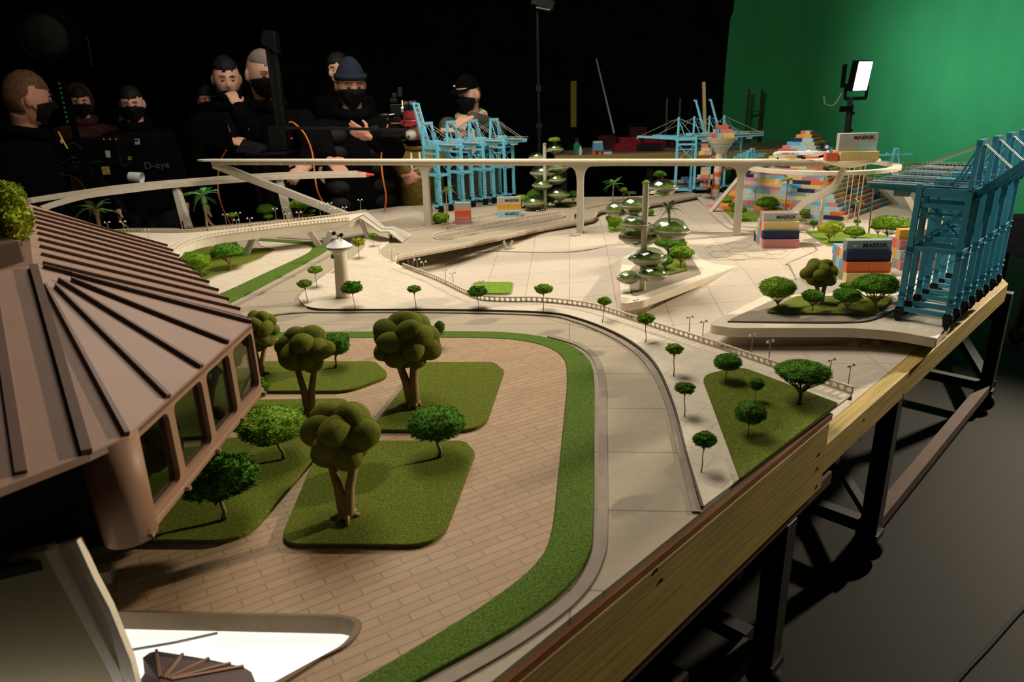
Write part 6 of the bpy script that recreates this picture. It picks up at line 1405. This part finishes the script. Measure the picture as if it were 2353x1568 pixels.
# background: stands, sticks, ladders, second table
def stick(a, c, d1, d3, w, m, nm, lb_, ct):
    p, q = A(*a, d1), A(*c, d3); o = MB().bar(p, q, w).build(nm, m, origin=(q.x, q.y, q.z)); tag(o, lb_, ct); return o
tz = A(1400, 352, 7.2).z-.004
c = A(1240, 395, 7.0); t = thing('light_stand', 'tall dark lamp stand rising behind the far dome tower', 'light stand', (c.x, c.y, 0)); zt = zup((c.x, c.y, .3), 20)
MB().lathe([(.022, .0), (.022, zt*.55), (.016, zt*.56), (.016, zt)], (0, 0, 0), 10).build('pole', 'dark_metal', t); MB().box((0, 0, zt*.7), (.05, .05, .06)).box((0, 0, zt*.55), (.06, .05, .05)).build('clamp', 'dark_metal', t)
b = MB()
for a in range(3): an = a*2*PI/3+.5; b.bar((0, 0, .8), (.45*math.cos(an), .45*math.sin(an), .01), .02)
b.build('legs', 'dark_metal', t); MB().box((.05, -.02, zt+.04), (.22, .16, .09), Matrix.Rotation(.3, 3, 'Y')).build('lamp_head', 'black_gear', t, bev=.01)
MB().box((.05, -.06, zt-.012), (.13, .10, .01), Matrix.Rotation(.2, 3, 'Y')).build('diffuser', 'c_steel grey', t)
q = A(1410, 306, 7.6); p = A(1370, 135, 7.9); stick((1370, 135), (1411, 306), 8.6, 7.75, .016, 'pole_grey', 'pole', 'slim pale pole leaning in the dark behind the second table', 'pole')
b2t = thing('work_table', 'second long table with pale wooden edge in the dark background', 'table', (1.9, 7.6, 0))
y0, y1 = A(1330, 352, 7.2).y, 8.45
b = MB().box((1.95, (y0+y1)/2, tz-.02), (2.9, y1-y0, .03)); b.build('table_top', 'concrete', b2t, world=True)
MB().box((1.95, y0-.012, tz-.065), (2.9, .03, .12)).build('edge_board', 'wood', b2t, world=True)
for x in (.6, 1.5, 2.4, 3.3): MB().box((x, y0+.06, tz/2-.03), (.06, .06, tz-.06)).build('leg', 'steel', b2t, world=True)
GBK = 'dark boxes on the background table'; rb_ = random.Random(4); i = 0
for x, y, w_, h_, dp, cl_, lb_ in ((1440, 337, 62, 16, 7.5, 'cloth_red', 'dark red box beside the pale blue box on the background table'), (1445, 322, 46, 14, 7.55, 'cloth_red', 'dark red box, second layer, right of the blue box'), (1490, 338, 56, 16, 7.45, 'cloth_grey', 'long dark grey box near the right of the background table'), (1395, 320, 40, 18, 7.9, 'cloth_maroon', 'maroon box behind the pale blue box'), (1300, 325, 50, 36, 7.9, 'cloth_black', 'black box behind the green bottle'), (1500, 318, 44, 18, 7.8, 'cloth_red', 'red box at the back of the background table'), (1465, 300, 36, 16, 7.9, 'cloth_maroon', 'small maroon box on the back pile'), (1560, 325, 44, 24, 7.8, 'cloth_maroon', 'maroon box left of the yellow stick'), (1275, 340, 30, 16, 7.5, 'cloth_grey', 'grey box left of the green bottle')):
    p = A(x, y, dp); s = dp/FPX; H_ = A(x, y-h_/2, dp).z-tz+.004; o = MB().box((0, 0, H_/2), (w_*s, .16, H_)).build('box', cl_, bev=.003); o.location = (p.x, p.y, tz-.0045); tag(o, lb_, 'box', GBK)
p = A(1326, 349, 7.25); k = 7.25/FPX
t = thing('bottle', 'green bottle with dark cap on the background table', 'bottle', (p.x, p.y, tz-.0045)); MB().lathe([(k*8, 0), (k*8.5, k*2), (k*8.5, k*20), (k*5, k*25), (k*4, k*28)], n=16).build('glass', 'green_cloth', t, smooth=False); MB().lathe([(k*4.6, k*28), (k*4.6, k*36)], n=14).build('cap', 'c_navy', t)
p = A(1334, 350, 7.2); t = thing('bottle', 'small white bottle beside the green one on the background table', 'bottle', (p.x, p.y, tz-.0045)); MB().lathe([(k*4.2, 0), (k*4.2, k*10), (k*2.5, k*14), (k*1.8, k*19), (0, k*19)], n=14).build('bottle_body', 'paper', t)
p = A(1373, 350, 7.2); z0_ = tz-.0045; t = thing('toy_box', 'pale blue sloped box with a white top on the background table', 'box', (p.x, p.y, z0_+k*8.2))
MB().ngon([(-k*11, 0, 0), (k*14, 0, 0), (k*11, 0, k*17), (-k*9, 0, k*17)], (0, .09, 0)).build('body', 'c_sky blue', t); MB().box((k*1, .045, k*18.5), (k*20, .09, k*3)).build('lid', 'paper', t)
for x in (1366, 1380): q = A(x, 350, 7.2); o = MB().lathe([(k*5.2, 0), (k*5.2, k*8)], n=16).build('tape_roll', 'c_orange', origin=None); o.location = (q.x, q.y+.03, z0_); tag(o, 'orange roll under the pale blue box, %s one' % ('left' if x == 1366 else 'right'), 'roll', 'orange rolls under the pale blue box')
q = A(1396, 349, 7.2); o = MB().box((0, 0, k*2.4), (k*18, .05, k*4.8)).build('white_block', 'paper'); o.location = (q.x, q.y, z0_); tag(o, 'small white block right of the orange rolls', 'block')
o = MB().box((0, 0, 0), (.10, .03, .52)).build('hanging_cloth', 'dull_yellow', bev=.01); o.location = A(1318, 240, 8.2); tag(o, 'narrow dull yellow cloth hanging in the dark beyond the second dome tower', 'cloth')
o.data.transform(Matrix.Diagonal((.7, 1, 1.0, 1)))
def ladder(x0, x1, y0_, y1_, d, lb_, m='dark_metal'):
    a, c, e, g = A(x0, y0_, d), A(x1, y0_, d), A(x0, y1_, d), A(x1, y1_, d); t = thing('ladder', lb_, 'ladder', (e.x, e.y, 0))
    for p in (a, c): MB().bar(p, (p.x, p.y+.02, 0), .022).build('rail', m, t, world=True)
    n = int(a.z/.26)
    for i in range(1, n): MB().bar((a.x, a.y+.01, a.z-.1-.26*i+.1), (c.x, c.y+.01, a.z-.26*i), .016).build('rung', m, t, world=True)
ladder(1533, 1563, 225, 300, 8.3, 'grey ladder standing in the dark left of the yellow stick', 'grey_metal'); ladder(1588, 1612, 232, 300, 8.6, 'dim ladder just left of the yellow stick'); ladder(1722, 1752, 205, 330, 8.4, 'brown ladder against the dark part of the green cloth', 'rust'); ladder(1280, 1300, 150, 330, 8.7, 'dark ladder beside the lamp stand', 'rust')
p, q = A(1617, 189, 7.3), A(1622, 320, 7.3); o = MB().bar(p, (q.x, q.y, tz-.004), .030, .02).build('wooden_stick', 'c_yellow', origin=(q.x, q.y, tz-.004)); tag(o, 'upright pale wooden stick behind the striped bowl tower', 'stick')
# LED panel lamp
dl = 6.3; c = A(1982, 175, dl); n_ = V((.40, -.90, -.12)).normalized(); xx_ = V((0, 0, 1)).cross(n_).normalized(); Xl = Matrix((xx_, n_.cross(xx_), n_)).transposed()
t = thing('panel_lamp', 'bright square LED panel lamp on a stand before the green cloth', 'lamp', (c.x, c.y, 0)); k = dl/FPX
MB().box(c+n_*-.035, (46*k, 66*k, .07), Xl).build('housing', 'black_gear', t, world=True, bev=.006)
MB().box(c+n_*.004, (41*k, 61*k, .006), Xl).build('light_face', 'lamp_face', t, world=True)
MB().bar(c+n_*-.05-V((.13, 0, .10)), c+n_*-.05-V((.13, 0, -.10)), .03).bar(c-V((.12, -.03, .19)), c-V((-.10, -.09, .19)), .02, .03).bar(c-V((.12, -.03, .19)), c-V((.13, -.03, .06)), .02).bar(c-V((-.10, -.09, .19)), c-V((-.10, -.09, .05)), .02).build('yoke', 'dark_metal', t, world=True)
sx = c+V((-.07, .03, -.2)); MB().bar(sx+V((0, 0, .02)), (sx.x, sx.y, 0), .034).bar(sx+V((.03, 0, -.04)), sx+V((.03, 0, -.5)), .012).build('stand_pole', 'grey_metal', t, world=True)
for z in (-.12, -.27, -.36): MB().box(sx+V((.02, 0, z)), (.06, .03, .02)).build('clamp', 'dark_metal', t, world=True)
MB().box(sx+V((-.03, 0, -.08)), (.10, .05, .05)).build('grip_head', 'dark_metal', t, world=True)
MB().tube(cat([c+V((-.16, .02, -.14)), c+V((-.22, .02, -.24)), c+V((-.30, .02, -.23)), c+V((-.32, .02, -.16))], 5), .006, 6).build('power_cable', 'cable_white', t, world=True)
b = MB()
for a in range(3): an = a*2*PI/3+.2; b.bar((sx.x, sx.y, .75), (sx.x+.45*math.cos(an), sx.y+.45*math.sin(an), .01), .02)
b.build('stand_leg', 'dark_metal', t, world=True)
LAMPC, LAMPN = c, n_
# low things at the right and on the floor
o = MB().tube([V((*p[:2], .006)) for p in cat([at(2420, 1340, 0), at(2353, 1400, 0), at(2272, 1490, 0), at(2200, 1568, 0), at(2150, 1640, 0)], 6)], .0055, 8).build('floor_cable', 'rubber', smooth=True); tag(o, 'dark cable lying across the floor at the lower right corner', 'cable')
p = A(2352, 545, 4.3); t = thing('equipment_cart', 'dark grey equipment cart at the right edge behind the teal cranes', 'cart', (p.x+.12, p.y, 0))
MB().box((0, 0, p.z), (.30, .3, .24)).build('case', 'cloth_grey', t, bev=.01); b = MB()
for x in (-.12, .12):
    for y in (-.12, .12): b.bar((x, y, p.z-.12), (x, y, .08), .03)
b.build('frame', 'steel', t); MB().lathe([(.05, -.02), (.05, .02)], (-.12, -.12, .05), 16, Matrix.Rotation(PI/2, 3, 'Y')).build('wheel', 'rubber', t); MB().lathe([(.05, -.02), (.05, .02)], (.12, -.12, .05), 16, Matrix.Rotation(PI/2, 3, 'Y')).build('wheel', 'rubber', t)
# ================================================================ camera and light
cam = bpy.data.cameras.new('camera'); co = bpy.data.objects.new('camera', cam); COL.objects.link(co)
X = Matrix((RT, -DN, -FW)).transposed().to_4x4(); X.translation = CAM; co.matrix_world = X
cam.sensor_width = 36; cam.lens = FPX*36/2353; cam.clip_start = .02
cam.dof.use_dof = True; cam.dof.focus_distance = 2.4; cam.dof.aperture_fstop = 6.3
SC.camera = co
def light(name, kind, loc, target, power, col, size=.5, sy=None, spot=None, blend=.5):
    l = bpy.data.lights.new(name, kind); l.energy = power; l.color = col
    o = bpy.data.objects.new(name, l); COL.objects.link(o); o.location = loc
    o.rotation_euler = (V(target)-V(loc)).to_track_quat('-Z', 'Y').to_euler()
    if kind == 'AREA':
        l.size = size
        if sy: l.shape = 'RECTANGLE'; l.size_y = sy
    else: l.shadow_soft_size = size
    if spot: l.spot_size = spot; l.spot_blend = blend
    return o
light('key_lamp', 'SPOT', (5.4, 4.9, 2.9), (.75, 2.1, .8), 1750, (1, .86, .66), .10, spot=.84, blend=.55)
light('overhead_soft', 'AREA', (-.4, 3.8, 3.7), (.6, 4.0, .8), 132, (1, .90, .76), 2.4, 1.4)
light('front_fill', 'AREA', (1.6, .4, 3.6), (.3, 2.4, .8), 3, (1, .9, .75), 1.4)  # unseen fill added to lift the set from the front
light('crew_fill', 'SPOT', (1.3, .6, 3.7), (-1.1, 5.5, 1.55), 260, (1, .88, .74), .25, spot=.62, blend=.8)  # unseen spot added to brighten the crew's faces
light('cloth_lamp', 'SPOT', LAMPC+LAMPN*.07+V((.08, 0, 0)), LAMPC+V((1.6, .25, .1)), 190, (.85, .95, 1), .05, spot=2.5, blend=1)
w = bpy.data.worlds.new('world'); SC.world = w; w.use_nodes = True
w.node_tree.nodes['Background'].inputs[0].default_value = (.9, .85, .8, 1); w.node_tree.nodes['Background'].inputs[1].default_value = .0
SC.view_settings.view_transform = 'Standard'; SC.view_settings.look = 'None'; SC.view_settings.exposure = 0; SC.view_settings.gamma = 1
